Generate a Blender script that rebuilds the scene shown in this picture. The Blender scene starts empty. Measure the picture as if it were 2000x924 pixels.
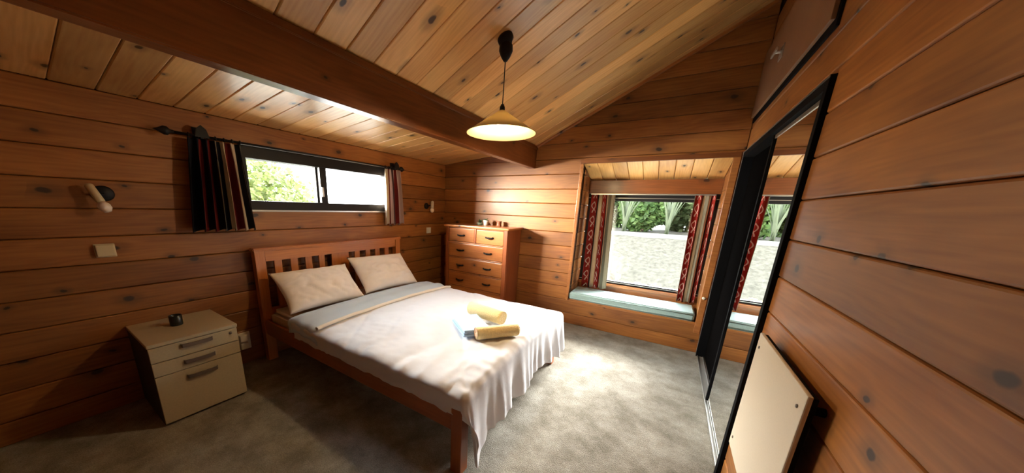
import bpy, bmesh, math, random
from mathutils import Matrix, Vector
random.seed(7)
D = bpy.data
SC = bpy.context.scene
COL = SC.collection

# ------------------------------------------------------------------ camera
cam_d = D.cameras.new('camera'); cam = D.objects.new('camera', cam_d); COL.objects.link(cam)
cam_d.sensor_fit = 'HORIZONTAL'; cam_d.sensor_width = 36.0
cam_d.lens = 587.1 / 2000 * 36.0
cam_d.shift_x = (1000 - 925.2) / 2000; cam_d.shift_y = (554.85 - 462) / 2000
cam_d.clip_start = 0.02; cam_d.clip_end = 300
cam.matrix_world = Matrix(((0.838187, -0.164079, 0.520116, 3.2475),
                           (0.544209, 0.189081, -0.817365, -4.1117),
                           (0.035768, 0.968156, 0.247779, 1.55),
                           (0, 0, 0, 1)))
SC.camera = cam

# ------------------------------------------------------------------ view + light
SC.view_settings.view_transform = 'Standard'; SC.view_settings.look = 'None'
SC.view_settings.exposure = 1.5; SC.view_settings.gamma = 1.0
SC.view_settings.use_curve_mapping = False
world = D.worlds.new('overcast_sky'); SC.world = world; world.use_nodes = True
bg = world.node_tree.nodes['Background']
bg.inputs[0].default_value = (0.88, 0.95, 1.0, 1); bg.inputs[1].default_value = 6.0

def light(name, kind, energy, color, loc, direction=None, **kw):
    l = D.lights.new(name, kind); l.energy = energy; l.color = color
    for k, v in kw.items(): setattr(l, k, v)
    o = D.objects.new(name, l); COL.objects.link(o); o.location = loc
    if direction is not None:
        o.rotation_euler = Vector(direction).to_track_quat('-Z', 'Y').to_euler()
    return o
light('sun', 'SUN', 4.5, (1.0, 0.95, 0.86), (6, 10, 8), (-0.36, -0.80, -0.47), angle=math.radians(28))

# added area lamps outside the two windows, out of view, boosting the daylight
light('fill_lamp_seat_window', 'AREA', 140, (1.0, 0.97, 0.93), (3.5, 4.4, 3.3), (-0.14, -0.87, -0.47), shape='RECTANGLE', size=3.0, size_y=1.6, spread=math.radians(55))
light('fill_lamp_low_window_high', 'AREA', 62, (0.70, 0.87, 1.0), (-2.6, -2.2, 3.3), (0.85, 0.05, -0.52), shape='RECTANGLE', size=2.6, size_y=1.4, spread=math.radians(80))
light('fill_lamp_low_window_side', 'AREA', 800, (1.0, 0.93, 0.80), (-2.6, -5.4, 2.3), (0.65, 0.75, -0.12), shape='RECTANGLE', size=2.6, size_y=2.2, spread=math.radians(80))
light('fill_lamp_low_window_level', 'AREA', 48, (1.0, 0.96, 0.88), (-2.6, -2.5, 2.72), (0.93, 0.05, -0.36), shape='RECTANGLE', size=2.4, size_y=0.7, spread=math.radians(60))
# ------------------------------------------------------------------ constants (metres; far left corner at origin)
W = 3.741; YB = -4.95          # right wall, wall behind the camera
ZT = 2.193; H = 0.1856         # top of left wall, log course height
XB = 1.563; ZB0 = 2.09; ZB1 = 2.3685; PIT = 0.488; PIT2 = 0.1
BS, BY0 = 0.1845, -3.251       # ceiling board pitch and phase
def zroof(x): return ZT + PIT2 * x if x < XB - .05 else ZB1 + PIT * (x - XB)

# ------------------------------------------------------------------ materials
MATS = {}
def newmat(name):
    m = D.materials.new(name); m.use_nodes = True; MATS[name] = m
    nt = m.node_tree; return m, nt, nt.nodes, nt.links, nt.nodes['Principled BSDF']
def plain(name, col, rough=.5, metal=0.0, spec=.5, noise=0.0, nscale=30, bump=0.0, sheen=0, trans=0, emit=None, es=0, coat=0):
    m, nt, N, L, b = newmat(name)
    b.inputs['Roughness'].default_value = rough; b.inputs['Metallic'].default_value = metal
    b.inputs['Specular IOR Level'].default_value = spec
    b.inputs['Base Color'].default_value = (*col, 1)
    if sheen: b.inputs['Sheen Weight'].default_value = sheen
    if coat: b.inputs['Coat Weight'].default_value = coat; b.inputs['Coat Roughness'].default_value = .1
    if emit: b.inputs['Emission Color'].default_value = (*emit, 1); b.inputs['Emission Strength'].default_value = es
    if noise or bump:
        tc = N.new('ShaderNodeTexCoord'); nz = N.new('ShaderNodeTexNoise')
        nz.inputs['Scale'].default_value = nscale; nz.inputs['Detail'].default_value = 5
        L.new(tc.outputs['Object'], nz.inputs['Vector'])
        if noise:
            r = N.new('ShaderNodeMapRange'); r.inputs[1].default_value = .3; r.inputs[2].default_value = .7
            r.inputs[3].default_value = 1 - noise; r.inputs[4].default_value = 1 + noise
            L.new(nz.outputs['Fac'], r.inputs[0])
            mx = N.new('ShaderNodeVectorMath'); mx.operation = 'SCALE'; mx.inputs[0].default_value = col
            L.new(r.outputs[0], mx.inputs['Scale']); L.new(mx.outputs[0], b.inputs['Base Color'])
        if bump:
            bp = N.new('ShaderNodeBump'); bp.inputs['Strength'].default_value = bump; bp.inputs['Distance'].default_value = .01
            L.new(nz.outputs['Fac'], bp.inputs['Height']); L.new(bp.outputs[0], b.inputs['Normal'])
    return m

def wood(name, light_c, dark_c, knots=.5, knot_c=(.03, .012, .006), rough=.34, var=.22, scale=1.0, coat=.15, axis='X', kscale=1.0, face='Z'):
    m, nt, N, L, b = newmat(name)
    b.inputs['Roughness'].default_value = rough
    b.inputs['Coat Weight'].default_value = coat; b.inputs['Coat Roughness'].default_value = .18
    tc = N.new('ShaderNodeTexCoord'); oi = N.new('ShaderNodeObjectInfo')
    off = N.new('ShaderNodeVectorMath'); off.operation = 'MULTIPLY_ADD'
    cmb = N.new('ShaderNodeCombineXYZ')
    for i in range(3): L.new(oi.outputs['Random'], cmb.inputs[i])
    off.inputs[1].default_value = (37.0, 11.0, 23.0); L.new(cmb.outputs[0], off.inputs[0]); L.new(tc.outputs['Object'], off.inputs[2])
    rot = N.new('ShaderNodeMapping')
    if axis == 'Z': rot.inputs['Rotation'].default_value = (0, math.pi / 2, 0)
    if axis == 'Y': rot.inputs['Rotation'].default_value = (0, 0, math.pi / 2)
    L.new(off.outputs[0], rot.inputs['Vector'])
    base = rot.outputs[0]
    def mapped(s):
        mp = N.new('ShaderNodeMapping'); mp.inputs['Scale'].default_value = [k * scale for k in s]
        L.new(base, mp.inputs['Vector']); return mp.outputs[0]
    # warped growth-ring bands, stretched along the board
    n1 = N.new('ShaderNodeTexNoise'); n1.inputs['Scale'].default_value = 1; n1.inputs['Detail'].default_value = 2
    L.new(mapped((1.1, 5, 5)), n1.inputs['Vector'])
    sep = N.new('ShaderNodeSeparateXYZ'); L.new(mapped((1, 1, 1)), sep.inputs[0])
    a = N.new('ShaderNodeMath'); a.operation = 'ADD'; L.new(sep.outputs['Y'], a.inputs[0]); L.new(sep.outputs['Z'], a.inputs[1])
    ph = N.new('ShaderNodeMath'); ph.operation = 'MULTIPLY_ADD'; ph.inputs[1].default_value = .30
    L.new(n1.outputs['Fac'], ph.inputs[0]); L.new(a.outputs[0], ph.inputs[2])
    fr = N.new('ShaderNodeMath'); fr.operation = 'MULTIPLY'; fr.inputs[1].default_value = 170; L.new(ph.outputs[0], fr.inputs[0])
    si = N.new('ShaderNodeMath'); si.operation = 'SINE'; L.new(fr.outputs[0], si.inputs[0])
    # fine fibre
    n2 = N.new('ShaderNodeTexNoise'); n2.inputs['Scale'].default_value = 1; n2.inputs['Detail'].default_value = 6
    L.new(mapped((3, 70, 70)), n2.inputs['Vector'])
    n3 = N.new('ShaderNodeTexNoise'); n3.inputs['Scale'].default_value = 1; n3.inputs['Detail'].default_value = 3
    L.new(mapped((1.6, 4, 4)), n3.inputs['Vector'])
    g1 = N.new('ShaderNodeMath'); g1.operation = 'MULTIPLY_ADD'; g1.inputs[1].default_value = .045; g1.inputs[2].default_value = -.22
    L.new(si.outputs[0], g1.inputs[0])
    g2 = N.new('ShaderNodeMath'); g2.operation = 'MULTIPLY_ADD'; g2.inputs[1].default_value = .55
    L.new(n2.outputs['Fac'], g2.inputs[0]); L.new(g1.outputs[0], g2.inputs[2])
    g3 = N.new('ShaderNodeMath'); g3.operation = 'MULTIPLY_ADD'; g3.inputs[1].default_value = .95
    L.new(n3.outputs['Fac'], g3.inputs[0]); L.new(g2.outputs[0], g3.inputs[2])
    cr = N.new('ShaderNodeValToRGB')
    cr.color_ramp.elements[0].position = .22; cr.color_ramp.elements[0].color = (*dark_c, 1)
    cr.color_ramp.elements[1].position = .82; cr.color_ramp.elements[1].color = (*light_c, 1)
    L.new(g3.outputs[0], cr.inputs[0])
    # per-board tone
    tone = N.new('ShaderNodeMapRange'); tone.inputs[3].default_value = 1 - var; tone.inputs[4].default_value = 1 + var
    L.new(oi.outputs['Random'], tone.inputs[0])
    sc = N.new('ShaderNodeVectorMath'); sc.operation = 'SCALE'; L.new(cr.outputs[0], sc.inputs[0]); L.new(tone.outputs[0], sc.inputs['Scale'])
    col = sc.outputs[0]
    if knots > 0:
        vo = N.new('ShaderNodeTexVoronoi'); vo.voronoi_dimensions = '2D'; vo.inputs['Scale'].default_value = 1
        wn = N.new('ShaderNodeTexNoise'); wn.inputs['Scale'].default_value = 14; L.new(base, wn.inputs['Vector'])
        wa = N.new('ShaderNodeVectorMath'); wa.operation = 'MULTIPLY_ADD'; wa.inputs[1].default_value = (.03, .03, .03)
        L.new(wn.outputs['Color'], wa.inputs[0]); L.new(base, wa.inputs[2])
        km = N.new('ShaderNodeMapping'); km.inputs['Scale'].default_value = (2.6 * kscale, 4.4 * kscale, 4.4 * kscale); L.new(wa.outputs[0], km.inputs['Vector'])
        ks = N.new('ShaderNodeSeparateXYZ'); L.new(km.outputs[0], ks.inputs[0]); kc = N.new('ShaderNodeCombineXYZ')
        L.new(ks.outputs['X'], kc.inputs[0]); L.new(ks.outputs['Y' if face == 'Y' else 'Z'], kc.inputs[1]); L.new(kc.outputs[0], vo.inputs['Vector'])
        kr = N.new('ShaderNodeSeparateColor'); L.new(vo.outputs['Color'], kr.inputs[0])
        gt = N.new('ShaderNodeMath'); gt.operation = 'LESS_THAN'; gt.inputs[1].default_value = knots; L.new(kr.outputs[0], gt.inputs[0])
        # knot radius varies per cell
        rad = N.new('ShaderNodeMapRange'); rad.inputs[3].default_value = .03; rad.inputs[4].default_value = .10; L.new(kr.outputs[1], rad.inputs[0])
        dv = N.new('ShaderNodeMath'); dv.operation = 'DIVIDE'; L.new(vo.outputs['Distance'], dv.inputs[0]); L.new(rad.outputs[0], dv.inputs[1])
        core = N.new('ShaderNodeMapRange'); core.interpolation_type = 'SMOOTHSTEP'
        core.inputs[1].default_value = .55; core.inputs[2].default_value = 1.25; core.inputs[3].default_value = .97; core.inputs[4].default_value = 0
        L.new(dv.outputs[0], core.inputs[0])
        halo = N.new('ShaderNodeMapRange'); halo.interpolation_type = 'SMOOTHSTEP'
        halo.inputs[1].default_value = .9; halo.inputs[2].default_value = 3.2; halo.inputs[3].default_value = .38; halo.inputs[4].default_value = 0
        L.new(dv.outputs[0], halo.inputs[0])
        mxk = N.new('ShaderNodeMath'); mxk.operation = 'MAXIMUM'; L.new(core.outputs[0], mxk.inputs[0]); L.new(halo.outputs[0], mxk.inputs[1])
        kk = N.new('ShaderNodeMath'); kk.operation = 'MULTIPLY'; L.new(mxk.outputs[0], kk.inputs[0]); L.new(gt.outputs[0], kk.inputs[1])
        mx = N.new('ShaderNodeMix'); mx.data_type = 'RGBA'; L.new(kk.outputs[0], mx.inputs[0])
        L.new(col, mx.inputs[6]); mx.inputs[7].default_value = (*knot_c, 1); col = mx.outputs[2]
    L.new(col, b.inputs['Base Color'])
    bp = N.new('ShaderNodeBump'); bp.inputs['Strength'].default_value = .12; bp.inputs['Distance'].default_value = .004
    L.new(g2.outputs[0], bp.inputs['Height']); L.new(bp.outputs[0], b.inputs['Normal'])
    return m

wood('wall_pine', (.40, .155, .034), (.175, .052, .010), knots=.62, rough=.48, coat=.04)
wood('ceiling_pine', (.84, .49, .17), (.56, .25, .066), knots=.62, rough=.38)
wood('beam_pine', (.27, .085, .022), (.12, .033, .008), knots=.35, var=.05)
wood('trim_pine', (.46, .18, .05), (.22, .07, .018), knots=.15)
wood('bed_rail_shaded_pine', (.40, .12, .032), (.25, .065, .016), knots=.12, rough=.35, var=.05)  # redder than the headboard, and darkened further for the shade on the rails
wood('bed_rail_shaded_upright', (.40, .12, .032), (.25, .065, .016), knots=.12, rough=.35, var=.05, axis='Z')  # same red with shade in the colour, grain upright
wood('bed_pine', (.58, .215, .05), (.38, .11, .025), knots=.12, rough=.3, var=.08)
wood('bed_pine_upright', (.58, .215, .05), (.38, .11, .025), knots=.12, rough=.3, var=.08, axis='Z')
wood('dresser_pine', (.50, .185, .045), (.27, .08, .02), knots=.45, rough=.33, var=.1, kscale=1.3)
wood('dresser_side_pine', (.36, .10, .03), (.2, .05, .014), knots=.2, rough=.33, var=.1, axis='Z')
wood('cupboard_board', (.30, .15, .075), (.24, .115, .055), knots=0, rough=.5, var=0)
plain('backing_dark', (.035, .014, .007), .9)
plain('black_metal', (.010, .009, .010), .5, spec=.25)
plain('black_matte', (.005, .005, .006), .7, spec=.05)
plain('wardrobe_dark', (.004, .0035, .0035), 1.0, spec=0.0)
plain('track_grey', (.30, .29, .27), .5, metal=.5)
plain('silver', (.62, .61, .58), .3, metal=.9)
plain('mirror_glass', (.90, .91, .90), .005, metal=1.0)
plain('white_plastic', (.72, .66, .55), .4)
plain('cream_plastic', (.62, .50, .30), .5)
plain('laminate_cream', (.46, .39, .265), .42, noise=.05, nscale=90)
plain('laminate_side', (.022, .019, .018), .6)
plain('handle_grey', (.13, .10, .085), .45)
plain('heater_white', (.62, .53, .41), .5, noise=.03, nscale=140)
plain('bulb_white', (.85, .74, .64), .3)
plain('cup_black', (.015, .018, .016), .3)
plain('pot_white', (.75, .73, .68), .35)
plain('pot_green', (.16, .20, .14), .4)
plain('tin_brown', (.30, .10, .05), .45)
plain('leaf_small', (.06, .12, .04), .5)
plain('cushion_teal', (.30, .43, .43), .9, noise=.12, nscale=120, bump=.25, sheen=.2)
plain('pillow_cotton', (.85, .79, .75), .85, noise=.03, nscale=8, bump=.15, sheen=.1)
plain('sheet_white', (.80, .74, .68), .85, bump=.12, nscale=14)
plain('duvet_white', (.68, .675, .715), .85, bump=.35, nscale=9, sheen=.1)
plain('duvet_band_sky_tint', (.52, .63, .76), .85, bump=.2, nscale=9)  # blue of the window light put into the band's colour
plain('towel_cream', (.80, .62, .30), .95, noise=.08, nscale=90, bump=.5, sheen=.3)
plain('towel_shade_blue', (.42, .58, .78), .95, noise=.08, nscale=90, bump=.5, sheen=.3)  # bluish shade on the folded towel, put into its colour
plain('towel_end', (.62, .36, .22), .95, noise=.15, nscale=90, bump=.5)
plain('bark', (.14, .10, .07), .9, noise=.3, nscale=20)
plain('kerb_pale', (.13, .126, .115), .9, noise=.1, nscale=6)
plain('flower_yellow', (.75, .60, .05), .6)
def leafmat(name, c1, c2):
    m, nt, N, L, b = newmat(name)
    b.inputs['Roughness'].default_value = .55
    ge = N.new('ShaderNodeNewGeometry'); cr = N.new('ShaderNodeValToRGB')
    cr.color_ramp.elements[0].color = (*c1, 1); cr.color_ramp.elements[1].color = (*c2, 1)
    L.new(ge.outputs['Random Per Island'], cr.inputs[0]); L.new(cr.outputs[0], b.inputs['Base Color'])
    tr = N.new('ShaderNodeBsdfTranslucent'); L.new(cr.outputs[0], tr.inputs[0])
    mx = N.new('ShaderNodeMixShader'); mx.inputs[0].default_value = .4
    L.new(b.outputs[0], mx.inputs[1]); L.new(tr.outputs[0], mx.inputs[2])
    L.new(mx.outputs[0], N['Material Output'].inputs[0])
leafmat('leaf_green', (.03, .07, .018), (.13, .21, .06))
leafmat('leaf_pale', (.06, .10, .035), (.17, .22, .09))
leafmat('leaf_flax', (.08, .10, .05), (.18, .20, .14))
leafmat('leaf_hill', (.12, .16, .04), (.24, .27, .09))
plain('bounce_paving', (.78, .75, .68), .9, noise=.06, nscale=5)  # pale unseen ground, added to throw light into the room

def glassmat():
    m, nt, N, L, b = newmat('window_glass')
    t = N.new('ShaderNodeBsdfTransparent'); t.inputs[0].default_value = (.96, .97, .96, 1)
    g = N.new('ShaderNodeBsdfGlossy'); g.inputs['Roughness'].default_value = .01
    mx = N.new('ShaderNodeMixShader'); mx.inputs[0].default_value = .05
    L.new(t.outputs[0], mx.inputs[1]); L.new(g.outputs[0], mx.inputs[2]); L.new(mx.outputs[0], N['Material Output'].inputs[0])
glassmat()

def carpet():
    m, nt, N, L, b = newmat('carpet')
    b.inputs['Roughness'].default_value = .98; b.inputs['Specular IOR Level'].default_value = .1
    b.inputs['Sheen Weight'].default_value = .15
    tc = N.new('ShaderNodeTexCoord')
    n1 = N.new('ShaderNodeTexNoise'); n1.inputs['Scale'].default_value = 5; n1.inputs['Detail'].default_value = 4; n1.inputs['Roughness'].default_value = .65
    n2 = N.new('ShaderNodeTexNoise'); n2.inputs['Scale'].default_value = 170; n2.inputs['Detail'].default_value = 2
    L.new(tc.outputs['Object'], n1.inputs['Vector']); L.new(tc.outputs['Object'], n2.inputs['Vector'])
    cr = N.new('ShaderNodeValToRGB'); cr.color_ramp.elements[0].position = .33; cr.color_ramp.elements[1].position = .68
    cr.color_ramp.elements[0].color = (.17, .152, .118, 1); cr.color_ramp.elements[1].color = (.35, .33, .285, 1)
    L.new(n1.outputs['Fac'], cr.inputs[0])
    mr = N.new('ShaderNodeMapRange'); mr.inputs[1].default_value = .3; mr.inputs[2].default_value = .7; mr.inputs[3].default_value = .7; mr.inputs[4].default_value = 1.25
    L.new(n2.outputs['Fac'], mr.inputs[0])
    sc = N.new('ShaderNodeVectorMath'); sc.operation = 'SCALE'; L.new(cr.outputs[0], sc.inputs[0]); L.new(mr.outputs[0], sc.inputs['Scale'])
    L.new(sc.outputs[0], b.inputs['Base Color'])
    bp = N.new('ShaderNodeBump'); bp.inputs['Strength'].default_value = .6; bp.inputs['Distance'].default_value = .012
    L.new(n2.outputs['Fac'], bp.inputs['Height']); L.new(bp.outputs[0], b.inputs['Normal'])
carpet()

def gravel():
    m, nt, N, L, b = newmat('dry_bank')
    b.inputs['Roughness'].default_value = .95
    tc = N.new('ShaderNodeTexCoord')
    n1 = N.new('ShaderNodeTexNoise'); n1.inputs['Scale'].default_value = 9; n1.inputs['Detail'].default_value = 8; n1.inputs['Roughness'].default_value = .75
    L.new(tc.outputs['Object'], n1.inputs['Vector'])
    cr = N.new('ShaderNodeValToRGB'); cr.color_ramp.elements[0].position = .36; cr.color_ramp.elements[1].position = .66
    cr.color_ramp.elements[0].color = (.024, .021, .012, 1); cr.color_ramp.elements[1].color = (.085, .077, .058, 1)
    L.new(n1.outputs['Fac'], cr.inputs[0]); L.new(cr.outputs[0], b.inputs['Base Color'])
gravel()

def curtainmat(name, stops, motif):
    # stops: (position across the cloth 0..1, colour); u runs across the cloth, v down it
    m, nt, N, L, b = newmat(name)
    b.inputs['Roughness'].default_value = .9; b.inputs['Specular IOR Level'].default_value = .15
    uv = N.new('ShaderNodeUVMap'); sp = N.new('ShaderNodeSeparateXYZ'); L.new(uv.outputs[0], sp.inputs[0])
    cr = N.new('ShaderNodeValToRGB'); cr.color_ramp.interpolation = 'CONSTANT'
    el = cr.color_ramp.elements
    while len(el) < len(stops): el.new(.5)
    for e, (p, c) in zip(el, stops): e.position = p; e.color = (*c, 1)
    L.new(sp.outputs[0], cr.inputs[0])
    col = cr.outputs[0]
    for (c0, wd, freq) in motif:
        # woven scroll: a wavy pale line running down the middle of a stripe
        sn = N.new('ShaderNodeMath'); sn.operation = 'MULTIPLY'; sn.inputs[1].default_value = freq; L.new(sp.outputs[1], sn.inputs[0])
        s2 = N.new('ShaderNodeMath'); s2.operation = 'SINE'; L.new(sn.outputs[0], s2.inputs[0])
        s3 = N.new('ShaderNodeMath'); s3.operation = 'MULTIPLY_ADD'; s3.inputs[1].default_value = wd * .28; s3.inputs[2].default_value = c0; L.new(s2.outputs[0], s3.inputs[0])
        df = N.new('ShaderNodeMath'); df.operation = 'SUBTRACT'; L.new(sp.outputs[0], df.inputs[0]); L.new(s3.outputs[0], df.inputs[1])
        s4 = N.new('ShaderNodeMath'); s4.operation = 'MULTIPLY_ADD'; s4.inputs[1].default_value = -wd * .16; s4.inputs[2].default_value = c0; L.new(s2.outputs[0], s4.inputs[0])
        df2 = N.new('ShaderNodeMath'); df2.operation = 'SUBTRACT'; L.new(sp.outputs[0], df2.inputs[0]); L.new(s4.outputs[0], df2.inputs[1])
        ab1 = N.new('ShaderNodeMath'); ab1.operation = 'ABSOLUTE'; L.new(df.outputs[0], ab1.inputs[0])
        ab2 = N.new('ShaderNodeMath'); ab2.operation = 'ABSOLUTE'; L.new(df2.outputs[0], ab2.inputs[0])
        ab = N.new('ShaderNodeMath'); ab.operation = 'MINIMUM'; L.new(ab1.outputs[0], ab.inputs[0]); L.new(ab2.outputs[0], ab.inputs[1])
        lt = N.new('ShaderNodeMath'); lt.operation = 'LESS_THAN'; lt.inputs[1].default_value = wd * .06; L.new(ab.outputs[0], lt.inputs[0])
        # broken into scrolls
        f2 = N.new('ShaderNodeMath'); f2.operation = 'MULTIPLY_ADD'; f2.inputs[1].default_value = freq; f2.inputs[2].default_value = .9; L.new(sp.outputs[1], f2.inputs[0])
        c2 = N.new('ShaderNodeMath'); c2.operation = 'COSINE'; L.new(f2.outputs[0], c2.inputs[0])
        g2 = N.new('ShaderNodeMath'); g2.operation = 'GREATER_THAN'; g2.inputs[1].default_value = -.75; L.new(c2.outputs[0], g2.inputs[0])
        mu = N.new('ShaderNodeMath'); mu.operation = 'MULTIPLY'; L.new(lt.outputs[0], mu.inputs[0]); L.new(g2.outputs[0], mu.inputs[1])
        mx = N.new('ShaderNodeMix'); mx.data_type = 'RGBA'; L.new(mu.outputs[0], mx.inputs[0]); L.new(col, mx.inputs[6])
        mx.inputs[7].default_value = (.68, .50, .42, 1); col = mx.outputs[2]
    L.new(col, b.inputs['Base Color'])
    tr = N.new('ShaderNodeBsdfTranslucent'); L.new(col, tr.inputs[0])
    mxs = N.new('ShaderNodeMixShader'); mxs.inputs[0].default_value = .12
    L.new(b.outputs[0], mxs.inputs[1]); L.new(tr.outputs[0], mxs.inputs[2]); L.new(mxs.outputs[0], N['Material Output'].inputs[0])
NAVY = (.012, .012, .018); MAR = (.16, .018, .016); CREAM = (.62, .50, .36); GREY = (.22, .19, .14); RED = (.30, .025, .02); BLK = (.02, .014, .012)
curtainmat('curtain_dark', [(0, NAVY), (.20, MAR), (.26, NAVY), (.35, MAR), (.41, NAVY), (.47, GREY), (.52, NAVY), (.58, CREAM), (.66, NAVY), (.69, MAR), (.76, CREAM), (.87, NAVY), (.96, GREY)], [])
curtainmat('curtain_light', [(0, CREAM), (.18, MAR), (.24, (.55, .42, .4)), (.42, (.10, .05, .05)), (.5, (.5, .38, .36)), (.62, MAR), (.7, (.55, .42, .38)), (.82, (.12, .06, .05)), (.88, (.45, .3, .26))], [])
curtainmat('curtain_red', [(0, BLK), (.04, RED), (.30, BLK), (.35, CREAM), (.45, (.45, .28, .15)), (.50, RED), (.63, BLK), (.66, CREAM), (.72, GREY), (.84, (.5, .46, .36)), (.93, GREY)], [(.17, .26, 42.0), (.565, .13, 42.0)])
curtainmat('curtain_red_right', [(0, GREY), (.05, RED), (.36, (.12, .05, .03)), (.42, CREAM), (.5, GREY), (.68, CREAM), (.76, BLK), (.80, RED), (.95, BLK)], [(.20, .30, 42.0), (.87, .13, 42.0)])

def shademat():
    m, nt, N, L, b = newmat('lamp_shade')
    b.inputs['Base Color'].default_value = (.55, .44, .25, 1); b.inputs['Roughness'].default_value = .45
    tr = N.new('ShaderNodeBsdfTranslucent'); tr.inputs[0].default_value = (.6, .48, .26, 1)
    mx = N.new('ShaderNodeMixShader'); mx.inputs[0].default_value = .17
    L.new(b.outputs[0], mx.inputs[1]); L.new(tr.outputs[0], mx.inputs[2]); L.new(mx.outputs[0], N['Material Output'].inputs[0])
shademat()
plain('bulb_lit', (1, .9, .7), .3, emit=(1, .86, .55), es=14)

# ------------------------------------------------------------------ helpers
def tag(o, label, cat, group=None, kind=None):
    o['label'] = label; o['category'] = cat
    if group: o['group'] = group
    if kind: o['kind'] = kind
    return o
def link(name, me, mat=None, parent=None, loc=(0, 0, 0), rot=None):
    o = D.objects.new(name, me); COL.objects.link(o)
    if mat and me is not None and not me.materials: me.materials.append(MATS[mat])
    o.location = loc
    if rot is not None: o.rotation_euler = rot
    if parent is not None: o.parent = parent
    return o
def empty(name, loc=(0, 0, 0), rz=0):
    o = D.objects.new(name, None); COL.objects.link(o); o.location = loc; o.rotation_euler = (0, 0, rz); o.empty_display_size = .1
    return o
def finish(bm, name, smooth=False):
    bmesh.ops.recalc_face_normals(bm, faces=bm.faces)
    me = D.meshes.new(name); bm.to_mesh(me); bm.free()
    if smooth:
        for p in me.polygons: p.use_smooth = True
    return me
def add_box(bm, x0, x1, y0, y1, z0, z1):
    vs = [bm.verts.new(c) for c in ((x0, y0, z0), (x1, y0, z0), (x1, y1, z0), (x0, y1, z0), (x0, y0, z1), (x1, y0, z1), (x1, y1, z1), (x0, y1, z1))]
    for f in ((0, 3, 2, 1), (4, 5, 6, 7), (0, 1, 5, 4), (1, 2, 6, 5), (2, 3, 7, 6), (3, 0, 4, 7)): bm.faces.new([vs[i] for i in f])
    return vs
def box(name, x0, x1, y0, y1, z0, z1, mat, parent=None, bev=0.004, seg=2):
    """box given in the parent's frame; origin at its centre"""
    c = ((x0 + x1) / 2, (y0 + y1) / 2, (z0 + z1) / 2)
    bm = bmesh.new(); add_box(bm, x0 - c[0], x1 - c[0], y0 - c[1], y1 - c[1], z0 - c[2], z1 - c[2])
    if bev: bmesh.ops.bevel(bm, geom=bm.edges[:], offset=bev, segments=seg, affect='EDGES', profile=.6)
    return link(name, finish(bm, name), mat, parent, c)
def boxes(name, lst, mat, parent=None):
    bm = bmesh.new()
    for b in lst: add_box(bm, *b)
    return link(name, finish(bm, name), mat, parent)
def lathe(bm, prof, n=32, mat=Matrix()):
    """prof: (radius, z) list; closed at zero radii"""
    rings = []
    for r, z in prof:
        if r < 1e-6: rings.append([bm.verts.new(mat @ Vector((0, 0, z)))])
        else: rings.append([bm.verts.new(mat @ Vector((r * math.cos(2 * math.pi * i / n), r * math.sin(2 * math.pi * i / n), z))) for i in range(n)])
    for a, b in zip(rings, rings[1:]):
        for i in range(n):
            j = (i + 1) % n
            if len(a) == 1 and len(b) == 1: continue
            if len(a) == 1: bm.faces.new((a[0], b[i], b[j]))
            elif len(b) == 1: bm.faces.new((a[i], a[j], b[0]))
            else: bm.faces.new((a[i], a[j], b[j], b[i]))
def lathe_obj(name, prof, mat, parent=None, loc=(0, 0, 0), n=32, m=Matrix(), smooth=True):
    bm = bmesh.new(); lathe(bm, prof, n, m)
    return link(name, finish(bm, name, smooth), mat, parent, loc)
def align(direction):
    return Vector(direction).to_track_quat('Z', 'Y').to_matrix().to_4x4()
def tube(name, a, b, r, mat, parent=None, n=14, cap=True):
    a, b = Vector(a), Vector(b); d = b - a; ln = d.length
    pr = [(0, 0), (r, 0), (r, ln), (0, ln)]
    return lathe_obj(name, pr, mat, parent, a, n, align(d), True if n > 8 else False)
def autosmooth(o, ang=35):
    for p in o.data.polygons: p.use_smooth = True
    try: o.data.set_sharp_from_angle(angle=math.radians(ang))
    except Exception: pass
    return o

PM = {}
def plank_mesh(ln, h, t, mat, c=.007, gap=.0015):
    k = (round(ln, 3), round(h, 4), round(t, 3), mat)
    if k in PM: return PM[k]
    bm = bmesh.new(); hz = h / 2 - gap
    prof = [(t, -hz), (c, -hz), (.0025, -hz + c * .35), (0, -hz + c), (0, hz - c), (.0025, hz - c * .35), (c, hz), (t, hz)]
    A = [bm.verts.new((-ln / 2, y, z)) for y, z in prof]; B = [bm.verts.new((ln / 2, y, z)) for y, z in prof]
    n = len(prof)
    for i in range(n): bm.faces.new((A[i], A[(i + 1) % n], B[(i + 1) % n], B[i]))
    bm.faces.new(A[::-1]); bm.faces.new(B)
    me = finish(bm, 'plank'); me.materials.append(MATS[mat]); PM[k] = me
    return me
def plank(parent, name, mtx, ln, h, t, mat, **kw):
    o = D.objects.new(name, plank_mesh(ln, h, t, mat, **kw)); COL.objects.link(o); o.parent = parent; o.matrix_local = mtx
    return o
def mfar(x, y, z): return Matrix.Translation((x, y, z))
def mleft(x, y, z): return Matrix.Translation((x, y, z)) @ Matrix.Rotation(math.pi / 2, 4, 'Z')
def mright(x, y, z): return Matrix.Translation((x, y, z)) @ Matrix.Rotation(-math.pi / 2, 4, 'Z')
def mback(x, y, z): return Matrix.Translation((x, y, z)) @ Matrix.Rotation(math.pi, 4, 'Z')
def inset(poly, d):
    """inset a convex counter-clockwise polygon"""
    n = len(poly); out = []
    for i in range(n):
        p0, p1, p2 = Vector(poly[i - 1]), Vector(poly[i]), Vector(poly[(i + 1) % n])
        e1 = (p1 - p0).normalized(); e2 = (p2 - p1).normalized()
        n1 = Vector((-e1.y, e1.x)); n2 = Vector((-e2.y, e2.x)); b = (n1 + n2)
        k = d / max(.25, (1 + n1.dot(n2))); out.append(p1 + b * k)
    return out
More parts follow.
